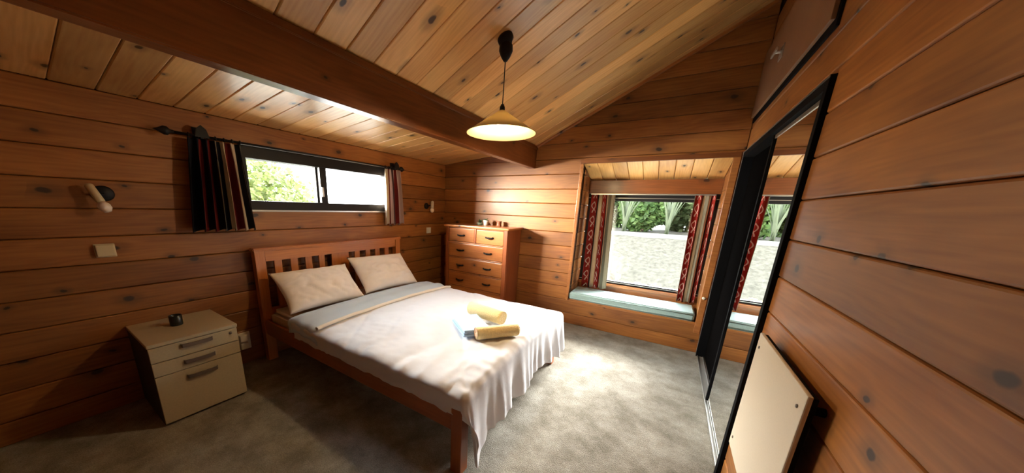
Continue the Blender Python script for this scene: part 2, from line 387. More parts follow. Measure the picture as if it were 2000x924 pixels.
def clip(poly, a, b, c):
    """keep a*x+b*z<=c"""
    out = []
    for i in range(len(poly)):
        p, q = poly[i], poly[(i + 1) % len(poly)]
        fp, fq = a * p[0] + b * p[1] - c, a * q[0] + b * q[1] - c
        if fp <= 0: out.append(p)
        if fp * fq < 0:
            t = fp / (fp - fq); out.append((p[0] + t * (q[0] - p[0]), p[1] + t * (q[1] - p[1])))
    return out
def poly_plank(parent, poly, y, t, mat, name='plank', c=.006):
    """plank of a convex xz outline facing -y"""
    pts = [Vector(p) for p in poly]
    pts = [p for i, p in enumerate(pts) if (p - pts[i - 1]).length > .004]
    if len(pts) < 3: return
    cx = sum(p.x for p in pts) / len(pts); cz = sum(p.y for p in pts) / len(pts)
    pts = [p - Vector((cx, cz)) for p in pts]
    outer = inset(pts, .0015); inner = inset(pts, c)
    bm = bmesh.new()
    F = [bm.verts.new((p.x, 0, p.y)) for p in inner]; M_ = [bm.verts.new((p.x, c, p.y)) for p in outer]; B = [bm.verts.new((p.x, t, p.y)) for p in outer]
    n = len(pts)
    bm.faces.new(F); bm.faces.new(B[::-1])
    for i in range(n):
        j = (i + 1) % n
        bm.faces.new((F[i], F[j], M_[j], M_[i])); bm.faces.new((M_[i], M_[j], B[j], B[i]))
    return link(name, finish(bm, name), mat, parent, (cx, y, cz))

# ================================================================== ROOM SHELL
PT = .03    # plank thickness
def struct(o, label, cat): return tag(o, label, cat, kind='structure')
floor = box('floor', -.16, W + .66, YB - .12, .14, -.12, 0, 'carpet', bev=0)
struct(floor, 'grey beige carpet covering the bedroom floor', 'floor')

courses = [(max(0.0, ZT - (k + 1) * H), ZT - k * H) for k in range(-7, 12) if ZT - k * H > 0.01]   # (z0,z1), top to bottom
# ---- left wall with a long low window
WY0, WY1, WZ0, WZ1 = -2.87, -1.18, ZT - 4 * H, ZT - H
wl = boxes('wall_left', [(-.16, -PT, YB - .1, WY0, 0, ZT + .02), (-.16, -PT, WY1, .12, 0, ZT + .02), (-.16, -PT, WY0, WY1, 0, WZ0), (-.16, -PT, WY0, WY1, WZ1, ZT + .02)], 'backing_dark')
struct(wl, 'knotty pine log wall behind the bed headboard', 'wall')
for z0, z1 in courses:
    if z1 > ZT + .01: continue
    zc, h = (z0 + z1) / 2, z1 - z0
    segs = [(YB, 0.0)]
    if z0 > WZ0 - .01 and z1 < WZ1 + .01: segs = [(YB, WY0), (WY1, 0.0)]
    for a, b in segs: plank(wl, 'plank', mleft(0, (a + b) / 2, zc), b - a, h, PT, 'wall_pine')
# ---- right wall with wardrobe opening
RY0, RY1, RZ = -2.03, -.06, 2.165
def zr_top(): return zroof(W)
wr = boxes('wall_right', [(W + PT, W + .1, YB - .1, RY0, 0, zr_top() + .06), (W + PT, W + .1, RY0, .12, RZ, zr_top() + .06), (W + PT, W + .1, RY1, .12, 0, RZ)], 'backing_dark')
struct(wr, 'knotty pine log wall on the right around the mirrored wardrobe', 'wall')
for z0, z1 in courses:
    if z1 > zr_top() + .05: continue
    def seg(a, b, q0, q1):
        if b - a > .02 and q1 - q0 > .008: plank(wr, 'plank', mright(W, (a + b) / 2, (q0 + q1) / 2), b - a, q1 - q0, PT, 'wall_pine')
    if z0 >= RZ: seg(YB, 0, z0, z1)
    elif z1 <= RZ: seg(YB, RY0, z0, z1); seg(RY1, 0, z0, z1)
    else: seg(YB, RY0, z0, z1); seg(RY0, RY1, RZ, z1); seg(RY1, 0, z0, z1)
# ---- far wall with window-seat opening and gable
OX0, OX1, OZ0, OZ1 = 2.195, 3.668, .36, 2.125
def roof_pieces(rect, ext=0.0):
    x0, x1, z0, z1 = rect; out = []
    for a, b, m_, c_ in ((x0, min(x1, XB - .05), PIT2, ZT), (max(x0, XB - .05), x1, PIT, ZB1 - PIT * XB)):
        if b - a < .01: continue
        p = clip([(a, z0), (b, z0), (b, z1), (a, z1)], -m_, 1, c_ + ext)
        if len(p) > 2: out.append(p)
    return out
wf = empty('wall_far'); struct(wf, 'knotty pine log gable wall with the window seat', 'wall')
bk = bmesh.new()
def backing(rect):
    for p in roof_pieces(rect, .04):
        F = [bk.verts.new((q[0], PT, q[1])) for q in p]; B = [bk.verts.new((q[0], .12, q[1])) for q in p]
        bk.faces.new(F); bk.faces.new(B[::-1])
        for i in range(len(p)): bk.faces.new((F[i], F[(i + 1) % len(p)], B[(i + 1) % len(p)], B[i]))
for r in ((-PT, OX0, 0, 3.6), (OX0, W + PT, OZ1, 3.6), (OX0, W, 0, OZ0), (OX1, W, OZ0, OZ1)): backing(r)
link('wall_backing', finish(bk, 'wall_backing'), 'backing_dark', wf)
for z0, z1 in courses:
    rects = []
    if z1 <= OZ0 or z0 >= OZ1: rects = [(0, W, z0, z1)]
    else:
        rects = [(0, OX0, z0, z1), (OX1, W, z0, z1)]
        if z0 < OZ0 < z1: rects.append((OX0, OX1, z0, OZ0))
        if z0 < OZ1 < z1: rects.append((OX0, OX1, OZ1, z1))
    for r in rects:
        if r[3] - r[2] < .012 or r[1] - r[0] < .02: continue
        if r[3] <= ZT + .001: plank(wf, 'plank', mfar((r[0] + r[1]) / 2, 0, (r[2] + r[3]) / 2), r[1] - r[0], r[3] - r[2], PT, 'wall_pine')
        else:
            for p in roof_pieces(r): poly_plank(wf, p, 0, PT, 'wall_pine')
# ---- wall behind the camera
wb = boxes('wall_back', [(0, W, YB - .1, YB - PT, 0, ZT)], 'backing_dark'); struct(wb, 'pine log wall behind the viewpoint', 'wall')
bkp = bmesh.new()
for p in roof_pieces((0, W, ZT, 3.6)):
    F = [bkp.verts.new((q[0], YB - PT, q[1])) for q in p]; bkp.faces.new(F)
link('gable_backing', finish(bkp, 'gable_backing'), 'wall_pine', wb)
for z0, z1 in courses:
    if z1 <= ZT + .001: plank(wb, 'plank', mback(W / 2, YB, (z0 + z1) / 2), W, z1 - z0, PT, 'wall_pine')

# ---- ceiling: flat-pitched strip by the left wall, steep slope beyond the beam
ceil = empty('ceiling'); struct(ceil, 'sloping ceiling of varnished knotty pine boards', 'ceiling')
bm = bmesh.new()
for a, b, f in ((-.16, XB - .05, lambda x: ZT + PIT2 * x), (XB - .05, W + .12, lambda x: ZB1 + PIT * (x - XB))):
    vs = [bm.verts.new((x, y, f(x) + dz)) for dz in (.025, .12) for x, y in ((a, YB - .1), (b, YB - .1), (b, .12), (a, .12))]
    for q in ((0, 3, 2, 1), (4, 5, 6, 7), (0, 1, 5, 4), (1, 2, 6, 5), (2, 3, 7, 6), (3, 0, 4, 7)): bm.faces.new([vs[i] for i in q])
link('ceiling_backing', finish(bm, 'ceiling_backing'), 'backing_dark', ceil)
def mslope(x0, x1, f, s, y):
    c = 1 / math.hypot(1, s); X = Vector((c, 0, s * c)); Y = Vector((-s * c, 0, c)); Z = X.cross(Y)
    m = Matrix((X, Y, Z)).transposed().to_4x4(); m.translation = Vector(((x0 + x1) / 2, y, (f(x0) + f(x1)) / 2))
    return m, (x1 - x0) / c
k = -9
yb = BY0 - 10 * BS
while yb < -.001:
    y0, y1 = max(yb, YB), min(yb + BS, 0)
    if y1 - y0 > .02:
        m, ln = mslope(0.0, XB - .09, lambda x: ZT + PIT2 * x, PIT2, (y0 + y1) / 2); plank(ceil, 'ceiling_board', m, ln, y1 - y0, .022, 'ceiling_pine')
        m, ln = mslope(XB, W, lambda x: ZB1 + PIT * (x - XB), PIT, (y0 + y1) / 2); plank(ceil, 'ceiling_board', m, ln, y1 - y0, .022, 'ceiling_pine')
    yb += BS
# ---- beam with a thin moulding under the ceiling
bm_o = empty('ceiling_beam', (XB - .045, YB / 2, 0)); struct(bm_o, 'deep dark stained timber beam running under the ceiling slope', 'beam')
def ybox(name, x0, x1, y0, y1, z0, z1, mat, parent, bev=.004):
    """box whose grain runs along world y (mesh long axis is local x)"""
    off = parent.location if parent is not None else Vector((0, 0, 0))
    ln = y1 - y0; c = ((x0 + x1) / 2, (y0 + y1) / 2, (z0 + z1) / 2)
    b = bmesh.new(); add_box(b, -ln / 2, ln / 2, -(x1 - x0) / 2, (x1 - x0) / 2, -(z1 - z0) / 2, (z1 - z0) / 2)
    if bev: bmesh.ops.bevel(b, geom=b.edges[:], offset=bev, segments=2, affect='EDGES')
    o = link(name, finish(b, name), mat, parent, Vector(c) - off, (0, 0, math.pi / 2)); return o
ybox('beam_body', XB - .09, XB, YB, 0, ZB0, ZB1 + .005, 'beam_pine', bm_o, .006)
ybox('moulding', XB, XB + .016, YB, 0, ZB1 - .045, ZB1 - .004, 'beam_pine', bm_o, .004)
ybox('moulding', XB - .106, XB - .09, YB, 0, ZT + PIT2 * (XB - .1) - .045, ZT + PIT2 * (XB - .1) - .004, 'beam_pine', bm_o, .004)
# ---- cove along the gable
m, ln = mslope(XB, W, lambda x: ZB1 + PIT * (x - XB) - .028, PIT, -.02)
g = D.objects.new('trim_1', plank_mesh(ln - .03, .04, .028, 'trim_pine')); COL.objects.link(g); g.matrix_world = m
struct(g, 'slim pine cove along the join of gable wall and ceiling', 'trim')

# ================================================================== WINDOW 1 (left wall)
w1 = empty('window_1', (0, (WY0 + WY1) / 2, WZ0)); struct(w1, 'long low black framed window above the bed headboard', 'window')
def L1(y): return y - (WY0 + WY1) / 2
hz = WZ1 - WZ0
def w1box(name, x0, x1, y0, y1, z0, z1, mat, parent=w1, bev=.003): return box(name, x0, x1, L1(y0), L1(y1), z0 - WZ0, z1 - WZ0, mat, parent, bev)
w1box('frame_head', -.12, .018, WY0, WY1, 1.90, WZ1 + .012, 'black_metal')
w1box('frame_sill', -.12, .02, WY0, WY1, WZ0 - .012, 1.535, 'black_metal')
w1box('frame_jamb', -.12, .015, WY0, WY0 + .035, 1.535, 1.90, 'black_metal')
w1box('frame_jamb', -.12, .015, WY1 - .05, WY1, 1.535, 1.90, 'black_metal')
w1box('mullion', -.12, .012, -2.165, -2.09, 1.535, 1.90, 'black_metal')
w1box('head_trim', .018, .026, WY0, WY1, WZ1 - .006, WZ1 + .012, 'silver', bev=.002)
w1box('sill_trim', .02, .027, WY0, WY1, WZ0 - .012, WZ0 + .004, 'silver', bev=.002)
s = w1box('sash', -.06, -.035, WY0 + .035, WY0 + .055, 1.535, 1.90, 'black_metal')
w1box('sash', -.06, -.035, -2.185, -2.165, 1.535, 1.90, 'black_metal')
w1box('pane', -.052, -.046, WY0 + .035, -2.165, 1.535, 1.90, 'window_glass', bev=0)
w1box('pane', -.052, -.046, -2.09, WY1 - .05, 1.535, 1.90, 'window_glass', bev=0)
hd = w1box('latch', .012, .022, -2.16, -2.135, 1.60, 1.70, 'silver', bev=.004)

# ================================================================== WINDOW 2 (window seat recess)
DP = .52
w2 = empty('window_2', ((OX0 + OX1) / 2, 0, OZ0)); struct(w2, 'box window with pine seat recess in the gable wall', 'window')
ox, oz = (OX0 + OX1) / 2, OZ0
def w2box(name, x0, x1, y0, y1, z0, z1, mat, parent=w2, bev=.003): return box(name, x0 - ox, x1 - ox, y0, y1, z0 - oz, z1 - oz, mat, parent, bev)
# shell of the recess
w2box('recess_shell', OX0 - .09, OX0 - .032, .121, DP + .12, OZ0 - .06, OZ1 + .1, 'backing_dark', bev=0)
w2box('recess_shell', OX1 + .032, OX1 + .09, .121, DP + .12, OZ0 - .06, OZ1 + .1, 'backing_dark', bev=0)
w2box('seat_base', OX0 - .03, OX1 + .03, .002, DP + .06, OZ0 - .04, OZ0, 'trim_pine')
for z0, z1 in courses:          # side reveals in log courses
    a, b = max(z0, OZ0), min(z1, OZ1)
    if b - a > .02:
        plank(w2, 'reveal_plank', mleft(OX0 - ox, DP / 2 + .004, (a + b) / 2 - oz), DP, b - a, PT, 'wall_pine')
        plank(w2, 'reveal_plank', mright(OX1 - ox, DP / 2 + .004, (a + b) / 2 - oz), DP, b - a, PT, 'wall_pine')
# sloping recess ceiling: nine short boards running outwards and down
ZI = 1.968
nb = 9; bw = (OX1 - OX0) / nb; sl = (ZI - OZ1) / DP
for i in range(nb):
    c = 1 / math.hypot(1, sl); X = Vector((0, c, sl * c)); Y = Vector((0, -sl * c, c)); Z = X.cross(Y)
    m = Matrix((X, Y, Z)).transposed().to_4x4(); m.translation = Vector((OX0 + bw * (i + .5) - ox, DP / 2, (OZ1 + ZI) / 2 - oz))
    plank(w2, 'recess_ceiling_board', m, DP / c, bw, .02, 'ceiling_pine')
bm = bmesh.new(); vs = [bm.verts.new(v) for v in ((OX0 - .09 - ox, .02, OZ1 + .025 - oz), (OX1 + .09 - ox, .02, OZ1 + .025 - oz), (OX1 + .09 - ox, DP + .12, ZI + .02 - oz), (OX0 - .09 - ox, DP + .12, ZI + .02 - oz))]
vs2 = [bm.verts.new(v.co + Vector((0, 0, .06))) for v in vs]
bm.faces.new(vs); bm.faces.new(vs2[::-1])
for i in range(4): bm.faces.new((vs[i], vs[(i + 1) % 4], vs2[(i + 1) % 4], vs2[i]))
link('recess_roof', finish(bm, 'recess_roof'), 'backing_dark', w2)
w2box('header', OX0, OX1, DP - .07, DP + .08, 1.795, ZI - .002, 'beam_pine', bev=.006)
w2box('curtain_track', OX0 + .05, OX1 - .05, DP - .13, DP - .105, 1.775, 1.79, 'silver', bev=.002)
# casing round the opening
w2box('casing', OX0 - .03, OX0 + .006, -.016, .03, OZ0 - .02, OZ1 + .02, 'trim_pine')
w2box('casing', OX1 - .012, OX1 + .045, -.016, .03, OZ0 - .12, OZ1 + .02, 'trim_pine')
w2box('casing', OX0 - .03, OX1 + .045, -.02, .03, OZ1 - .002, OZ1 + .045, 'beam_pine')
# black aluminium window
GX0, GX1 = 2.36, 3.56
w2box('frame_head', OX0, OX1, DP - .01, DP + .05, 1.70, 1.795, 'black_metal')
w2box('frame_bead', OX0, OX1, DP - .02, DP - .01, 1.735, 1.742, 'silver', bev=.001)
w2box('frame_sill', OX0, OX1, DP - .015, DP + .05, .552, .597, 'black_metal')
w2box('frame_jamb', OX0, GX0, DP, DP + .05, .597, 1.70, 'black_metal')
w2box('frame_jamb', GX1, OX1, DP, DP + .05, .597, 1.70, 'black_metal')
w2box('sill_bead', OX0, OX1, DP - .022, DP - .015, .575, .582, 'silver', bev=.001)
w2box('pane', GX0, GX1, DP + .02, DP + .026, .597, 1.70, 'window_glass', bev=0)
w2box('sill', OX0, OX1, DP - .06, DP + .06, .515, .552, 'trim_pine')
w2box('under_sill', OX0, OX1, DP - .03, DP + .06, OZ0, .515, 'trim_pine')
# round knob on the right casing
lathe_obj('curtain_hook', [(0, 0), (.014, 0), (.018, .012), (.012, .024), (0, .028)], 'white_plastic', w2, (OX1 + .012 - ox, -.014, .66 - oz), 16, align((0, -1, 0)))

# ================================================================== BED
BX0, BX1, BYN, BYF = .045, 2.44, -2.915, -1.136
bed = empty('bed_frame', (0, 0, 0)); tag(bed, 'reddish pine double bed frame with slatted headboard', 'bed')
for y0, y1 in ((BYN, BYN + .085), (BYF - .082, BYF)):
    box('headboard_post', BX0, BX0 + .07, y0, y1, 0, 1.085, 'bed_pine_upright', bed, .005)
ybox('headboard_rail', BX0 + .008, BX0 + .062, BYN + .085, BYF - .082, .985, 1.085, 'bed_pine', bed)
ybox('headboard_cap', BX0 - .01, BX0 + .085, BYN - .012, BYF + .012, 1.085, 1.113, 'bed_pine', bed, .008)
ybox('headboard_lower_rail', BX0 + .008, BX0 + .062, BYN + .085, BYF - .082, .40, .52, 'bed_pine', bed)
for y0, y1 in ((-2.748, -2.679), (-2.597, -2.527), (-2.449, -2.379), (-2.301, -2.238), (-2.153, -1.936), (-1.853, -1.783), (-1.694, -1.627), (-1.549, -1.477), (-1.394, -1.327)):
    box('headboard_slat', BX0 + .025, BX0 + .047, y0, y1, .52, .985, 'bed_pine_upright', bed, .003)
box('side_rail', BX0 + .07, BX1 - .075, BYN + .012, BYN + .04, .278, .42, 'bed_rail_shaded_pine', bed, .004)
box('side_rail', BX0 + .07, BX1 - .075, BYF - .04, BYF - .012, .278, .42, 'bed_rail_shaded_pine', bed, .004)
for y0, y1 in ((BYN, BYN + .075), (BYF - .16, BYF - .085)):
    box('foot_post', BX1 - .075, BX1, y0, y1, 0, .46, 'bed_rail_shaded_upright', bed, .005)
ybox('foot_rail', BX1 - .05, BX1 - .02, BYN + .075, BYF - .16, .278, .43, 'bed_rail_shaded_pine', bed)
for i in range(8):
    x = .3 + i * .27
    ybox('base_slat', x, x + .07, BYN + .04, BYF - .04, .302, .318, 'bed_pine', bed, .002)

# mattress
bm = bmesh.new(); add_box(bm, .125, 2.385, -2.865, -1.19, .32, .525)
bmesh.ops.bevel(bm, geom=bm.edges[:], offset=.045, segments=4, affect='EDGES')
mt = link('mattress', finish(bm, 'mattress', True), 'sheet_white'); tag(mt, 'mattress in a white fitted sheet on the pine bed', 'mattress')

from mathutils import noise as NZ
def fn(x, y, z=0.0, s=1.0): return NZ.noise(Vector((x * s, y * s, z)))
def grid_mesh(name, nu, nv, f, closed_thick=None, uvf=None):
    bm = bmesh.new(); uvl = bm.loops.layers.uv.new('UVMap')
    V = [[bm.verts.new(f(i / nu, j / nv)) for j in range(nv + 1)] for i in range(nu + 1)]
    for i in range(nu):
        for j in range(nv):
            fc = bm.faces.new((V[i][j], V[i + 1][j], V[i + 1][j + 1], V[i][j + 1]))
            for lp, (a, b) in zip(fc.loops, ((i, j), (i + 1, j), (i + 1, j + 1), (i, j + 1))): lp[uvl].uv = (a / nu, b / nv)
    me = D.meshes.new(name); bm.to_mesh(me); bm.free()
    for p in me.polygons: p.use_smooth = True
    return me
# duvet: flat sheet mapped over the mattress edges, hanging at the foot and the two sides
SX0, SX1 = .66, 2.43; TYN, TYF = -2.885, -1.20; TOPZ = .555
DROP_F, DROP_N, DROP_FAR = .41, .19, .20
def drape(cx, cy, nx, ny, o, top, r=.05):
    """point o past the edge (cx,cy) going outwards along (nx,ny)"""
    if o <= 0: return Vector((cx, cy, top))
    arc = r * math.pi / 2
    if o < arc:
        a = o / r; return Vector((cx + nx * r * math.sin(a), cy + ny * r * math.sin(a), top - r * (1 - math.cos(a))))
    d = o - arc
    return Vector((cx + nx * (r + d * .10), cy + ny * (r + d * .10), top - r - d))
def duvet_pt(u, v):
    s = SX0 + u * (SX1 + DROP_F - SX0); t = TYN - DROP_N + v * (TYF + DROP_FAR - TYN + DROP_N)
    ds = max(0, s - SX1); dt = (t - TYN) if t < TYN else ((t - TYF) if t > TYF else 0)
    cx, cy = min(s, SX1), min(max(t, TYN), TYF)
    # gentle crown and quilting
    mid = 1 - ((cy - (TYN + TYF) / 2) / ((TYF - TYN) / 2)) ** 2
    top = TOPZ + .035 * max(0, mid) ** .6 + .012 * fn(s, t, 1.3, 2.2) + .006 * fn(s, t, 4.1, 7) + .0035 * fn(s, t, 9.1, 17)
    top += .005 * math.sin(s * 9 + 3 * fn(s, t, 2, 1.5))
    ew = math.exp(-max(0, cy - TYN) / .16) + math.exp(-max(0, SX1 - cx) / .14)
    top += .011 * ew * fn(s * (1 if cx < SX1 - .1 else .4), t * (.35 if cx < SX1 - .1 else 1), 6.5, 16) - .006 * max(0, 1 - abs(fn(s + t * .6, t * .25, 11.5, 3.2)) * 9)
    o = math.hypot(ds, dt)
    if o == 0: return Vector((cx, cy, top))
    nx, ny = ds / o, dt / o
    per = cx * 1.0 + cy * 1.0 if ds == 0 else (cy + .3 * math.atan2(ny, nx))
    o = (ds ** 4 + dt ** 4) ** .25
    p = drape(cx, cy, nx, ny, o, top)
    dd = max(0, o - .06)
    am = min(1, dd / .25)
    if ds > 0:
        p.z -= am * (.085 * math.exp(-(max(0, cy - TYN) / .26) ** 2) - .085 * (1 if dt < 0 else 0) * min(1, -dt / .19)) * min(1, ds / .3)
        wv = .026 * math.sin(per * 17 + 5.5 * fn(per, 0, 5, 2.1)) * (.5 + .9 * abs(fn(per, 2, 8, 1.7))) + .014 * fn(per, 1, 3, 6) + .007 * math.sin(per * 52 + 6 * fn(per, 3, 1, 3)) * max(0, nx)
        p += Vector((nx, ny, 0)) * wv * am * (1.0)
        p.z += .055 * fn(per, 1.7, 3, 2.6) * am
        if ny < 0: p += Vector((.07 * (-ny), .11 * (-ny) * min(1, dd / .2), -.03 * (-ny))) * am
    else:
        wv = .007 * math.sin(cx * 22 + 3 * fn(cx, 0, 8, 2)) + .010 * fn(cx, 3, 2, 5)
        p += Vector((0, ny, 0)) * (wv * am - .035 * min(1, dd / .1))
        p.z += .018 * fn(cx, 2.0, 6, 2.5) * am
    return p
dv = link('duvet', grid_mesh('duvet', 170, 150, duvet_pt), 'duvet_white'); tag(dv, 'white duvet spread over the bed and hanging over its foot', 'duvet')
sm = dv.modifiers.new('thickness', 'SOLIDIFY'); sm.thickness = .008; sm.offset = -1
# turned-back band at the head of the duvet
def band_pt(u, v):
    s = .60 + u * .42; t = TYN - .15 + v * (TYF + .16 - TYN + .15)
    dt = (t - TYN) if t < TYN else ((t - TYF) if t > TYF else 0)
    cy = min(max(t, TYN), TYF)
    mid = max(0, 1 - ((cy - (TYN + TYF) / 2) / ((TYF - TYN) / 2)) ** 2)
    prof = math.sin(math.pi * min(1, max(0, u))) ** .45
    top = TOPZ - .004 + .035 * mid ** .6 + .034 * prof + .008 * fn(s, t, 3.3, 5) + .006 * math.sin(u * 14 + t)
    sx = s + .015 * fn(t, 0, 7, 3)
    if dt == 0: return Vector((sx, cy, top))
    ny = 1 if dt > 0 else -1
    p = drape(sx, cy, 0, ny, abs(dt), top, .055)
    p.y += ny * (.012 * fn(s, t, 1, 9) - .02 * min(1, abs(dt) / .12)); return p
bd = link('turned_back_band', grid_mesh('turned_back_band', 26, 110, band_pt), 'duvet_band_sky_tint', dv); bd['label'] = 'turned-back upper edge coloured with blue window light'
s2 = bd.modifiers.new('thickness', 'SOLIDIFY'); s2.thickness = .006; s2.offset = -1
# piped hem at the band's lower edge
def hem_pt(u, v):
    t = TYN - .02 + u * (TYF - TYN + .04); cy = min(max(t, TYN), TYF)
    mid = max(0, 1 - ((cy - (TYN + TYF) / 2) / ((TYF - TYN) / 2)) ** 2)
    c = Vector((1.02 + .015 * fn(t, 0, 7, 3), t, TOPZ + .035 * mid ** .6 + .012 + .004 * fn(t, 1, 2, 6)))
    a = v * 2 * math.pi; return c + Vector((math.cos(a) * .022, 0, math.sin(a) * .014))
hm = link('hem', grid_mesh('hem', 90, 10, hem_pt), 'sheet_white', dv)

# pillows
def pillow(label, y0, y1, xb, zb, xt, zt, tilt=0.0, seed=0):
    w = y1 - y0; base = Vector((xb, (y0 + y1) / 2, zb)); topv = Vector((xt, (y0 + y1) / 2, zt)); up = (topv - base); hh = up.length; up.normalize()
    right = Vector((0, 1, 0)); right = Matrix.Rotation(tilt, 3, up.cross(right)) @ right; upn = Matrix.Rotation(tilt, 3, up.cross(Vector((0, 1, 0)))) @ up
    nrm = right.cross(upn).normalized()
    if nrm.x < 0: nrm = -nrm
    cen = (base + topv) / 2
    NU, NV = 44, 32
    bm = bmesh.new()
    def p(i, j, side):
        u, v = i / NU * 2 - 1, j / NV * 2 - 1
        th = .098 * (max(0, 1 - abs(u) ** 2.6) * max(0, 1 - abs(v) ** 2.4)) ** .55
        pu = u * (1 - .07 * (1 - abs(v) ** 2) * abs(u) ** 3); pv = v * (1 - .09 * (1 - abs(u) ** 2) * abs(v) ** 3)
        wr = .010 * fn(u * 1.2 + seed, v * 1.2, side, 3) + .006 * math.sin((u * 5 + v * 3 + seed) + 4 * fn(u, v, seed, 2)) + .005 * fn(u, v * 2, seed, 9) - .012 * max(0, 1 - abs(fn(u * .8 + v * .5, v * 1.4 - u * .3, seed + 7, 2.6)) * 6)
        edge = 1 - max(abs(u), abs(v)) ** 6
        return cen + right * (pu * w / 2) + upn * (pv * hh / 2) + nrm * (side * th + wr * edge)
    T = [[bm.verts.new(p(i, j, 1)) for j in range(NV + 1)] for i in range(NU + 1)]
    B = [[T[i][j] if i in (0, NU) or j in (0, NV) else bm.verts.new(p(i, j, -1)) for j in range(NV + 1)] for i in range(NU + 1)]
    for i in range(NU):
        for j in range(NV):
            bm.faces.new((T[i][j], T[i + 1][j], T[i + 1][j + 1], T[i][j + 1]))
            f = (B[i][j], B[i][j + 1], B[i + 1][j + 1], B[i + 1][j])
            if len(set(f)) == 4: 
                try: bm.faces.new(f)
                except ValueError: pass
    o = link('pillow', finish(bm, 'pillow', True), 'pillow_cotton'); tag(o, label, 'pillow', 'pillows on the bed'); return o
pillow('cream cotton pillow leaning on the headboard, nearer the bedside drawers', -2.87, -2.09, .56, .565, .22, .885, 0.02, 1)
pillow('cream cotton pillow leaning on the headboard, nearer the tall chest of drawers', -2.06, -1.26, .56, .57, .22, .93, 0.04, 5)

# rolled and folded towels on the duvet
def roll(name, label, a, b, r, mat, end_mat, group='towels on the bed'):
    a, b = Vector(a), Vector(b); d = (b - a); ln = d.length; m = align(d)
    root = empty(name, a); tag(root, label, 'towel', group)
    pr = [(r * .55, 0), (r * .93, 0), (r, .012), (r * 1.02, ln * .5), (r, ln - .012), (r * .93, ln), (r * .55, ln)]
    bm = bmesh.new(); lathe(bm, pr, 28, m)
    for v in bm.verts: v.co += Vector((fn(v.co.x, v.co.y, v.co.z, 14), fn(v.co.y, v.co.z, 3, 14), 0)) * .006
    link('towel_body', finish(bm, 'towel_body', True), mat, root)
    for zz in (.004, ln - .004):      # spiral of the rolled layers at each end
        bm = bmesh.new(); n = 28; s_ = 1 if zz > ln / 2 else -1
        c0 = bm.verts.new(m @ Vector((0, 0, zz))); prev = [c0] * n
        for q in range(1, 8):
            rr = r * .95 * q / 7; h_ = s_ * (.007 if q % 2 else 0)
            rg = [bm.verts.new(m @ Vector(((rr + .003 * math.sin(i * .22 + q)) * math.cos(2 * math.pi * i / n), rr * math.sin(2 * math.pi * i / n), zz + h_))) for i in range(n)]
            for i in range(n):
                j = (i + 1) % n
                bm.faces.new((c0, rg[i], rg[j]) if q == 1 else (prev[i], prev[j], rg[j], rg[i]))
            prev = rg
        link('rolled_end', finish(bm, 'rolled_end', True), end_mat, root)
    return root
TZ = .603
roll('rolled_towel', 'thick rolled cream towel on the duvet, farther from the camera', (1.84, -1.93, TZ + .06), (2.19, -1.98, TZ + .057), .058, 'towel_cream', 'towel_cream')
roll('rolled_towel', 'rolled cream towel with its coiled brownish end toward the camera', (2.17, -2.36, TZ + .046), (2.38, -2.10, TZ + .044), .046, 'towel_cream', 'towel_end')
ft = empty('folded_towel', (2.02, -2.2, TZ + .014)); tag(ft, 'folded towel coloured with its bluish shade, lying flat between two rolled towels', 'towel', 'towels on the bed')
ft.rotation_euler = (0, 0, math.radians(-38))
for i, (hw, hd_) in enumerate(((.17, .115), (.163, .11), (.166, .108))):
    box('towel_layer', -hw, hw, -hd_, hd_, -.012 + i * .017, .004 + i * .017, 'towel_shade_blue', ft, .007, 3)

# ================================================================== NIGHTSTAND (three-drawer pedestal)
ns = empty('bedside_drawers', (.28, -3.513, 0)); tag(ns, 'cream laminate three drawer pedestal standing beside the bed', 'drawers')
a0, a1, b0, b1, zt_ = -.272, .272, -.243, .243, .612
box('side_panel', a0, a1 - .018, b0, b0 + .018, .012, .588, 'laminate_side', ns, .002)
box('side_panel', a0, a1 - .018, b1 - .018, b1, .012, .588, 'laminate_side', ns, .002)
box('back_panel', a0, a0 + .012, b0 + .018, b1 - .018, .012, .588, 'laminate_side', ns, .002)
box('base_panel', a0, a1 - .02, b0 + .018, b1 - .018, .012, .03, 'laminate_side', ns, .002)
box('top', a0, a1 + .004, b0 - .003, b1 + .003, .588, zt_, 'laminate_cream', ns, .004)
for (z0, z1, hzc) in ((.478, .582, .553), (.378, .473, .432), (.02, .373, .318)):
    d = box('drawer', a1 - .02, a1, b0 + .002, b1 - .002, z0, z1, 'laminate_cream', ns, .003)
    # slim bow handle, given in the drawer's frame
    cz = hzc - (z0 + z1) / 2
    bm = bmesh.new()
    pts = [(-.088, 0), (-.08, .014), (-.045, .02), (0, .021), (.045, .02), (.08, .014), (.088, 0)]
    prev = None
    for y, x in pts:
        ring = [bm.verts.new((.009 + x + dx, y, cz + dz)) for dx, dz in ((0, -.014), (.007, -.012), (.007, .012), (0, .014))]
        if prev:
            for i in range(4): bm.faces.new((prev[i], prev[(i + 1) % 4], ring[(i + 1) % 4], ring[i]))
        else: bm.faces.new(ring)
        prev = ring
    bm.faces.new(prev[::-1])
    link('handle', finish(bm, 'handle'), 'handle_grey', d)
lathe_obj('lock', [(0, 0), (.010, 0), (.009, .004), (0, .005)], 'handle_grey', ns, (a1, b1 - .045, .552), 16, align((1, 0, 0)))
for x in (a0 + .05, a1 - .07):
    for y in (b0 + .05, b1 - .05):
        lathe_obj('foot', [(0, 0), (.016, 0), (.016, .012), (0, .012)], 'black_metal', ns, (x, y, 0), 12)
cup = empty('candle_jar', (.245, -3.535, zt_)); tag(cup, 'small black candle jar on the bedside drawers', 'candle jar')
lathe_obj('jar', [(0, 0), (.034, 0), (.037, .006), (.037, .075), (.034, .077), (.032, .072), (.032, .05), (0, .05)], 'cup_black', cup)
lathe_obj('wax', [(0, .048), (.031, .048), (.031, .054), (0, .056)], 'laminate_side', cup)
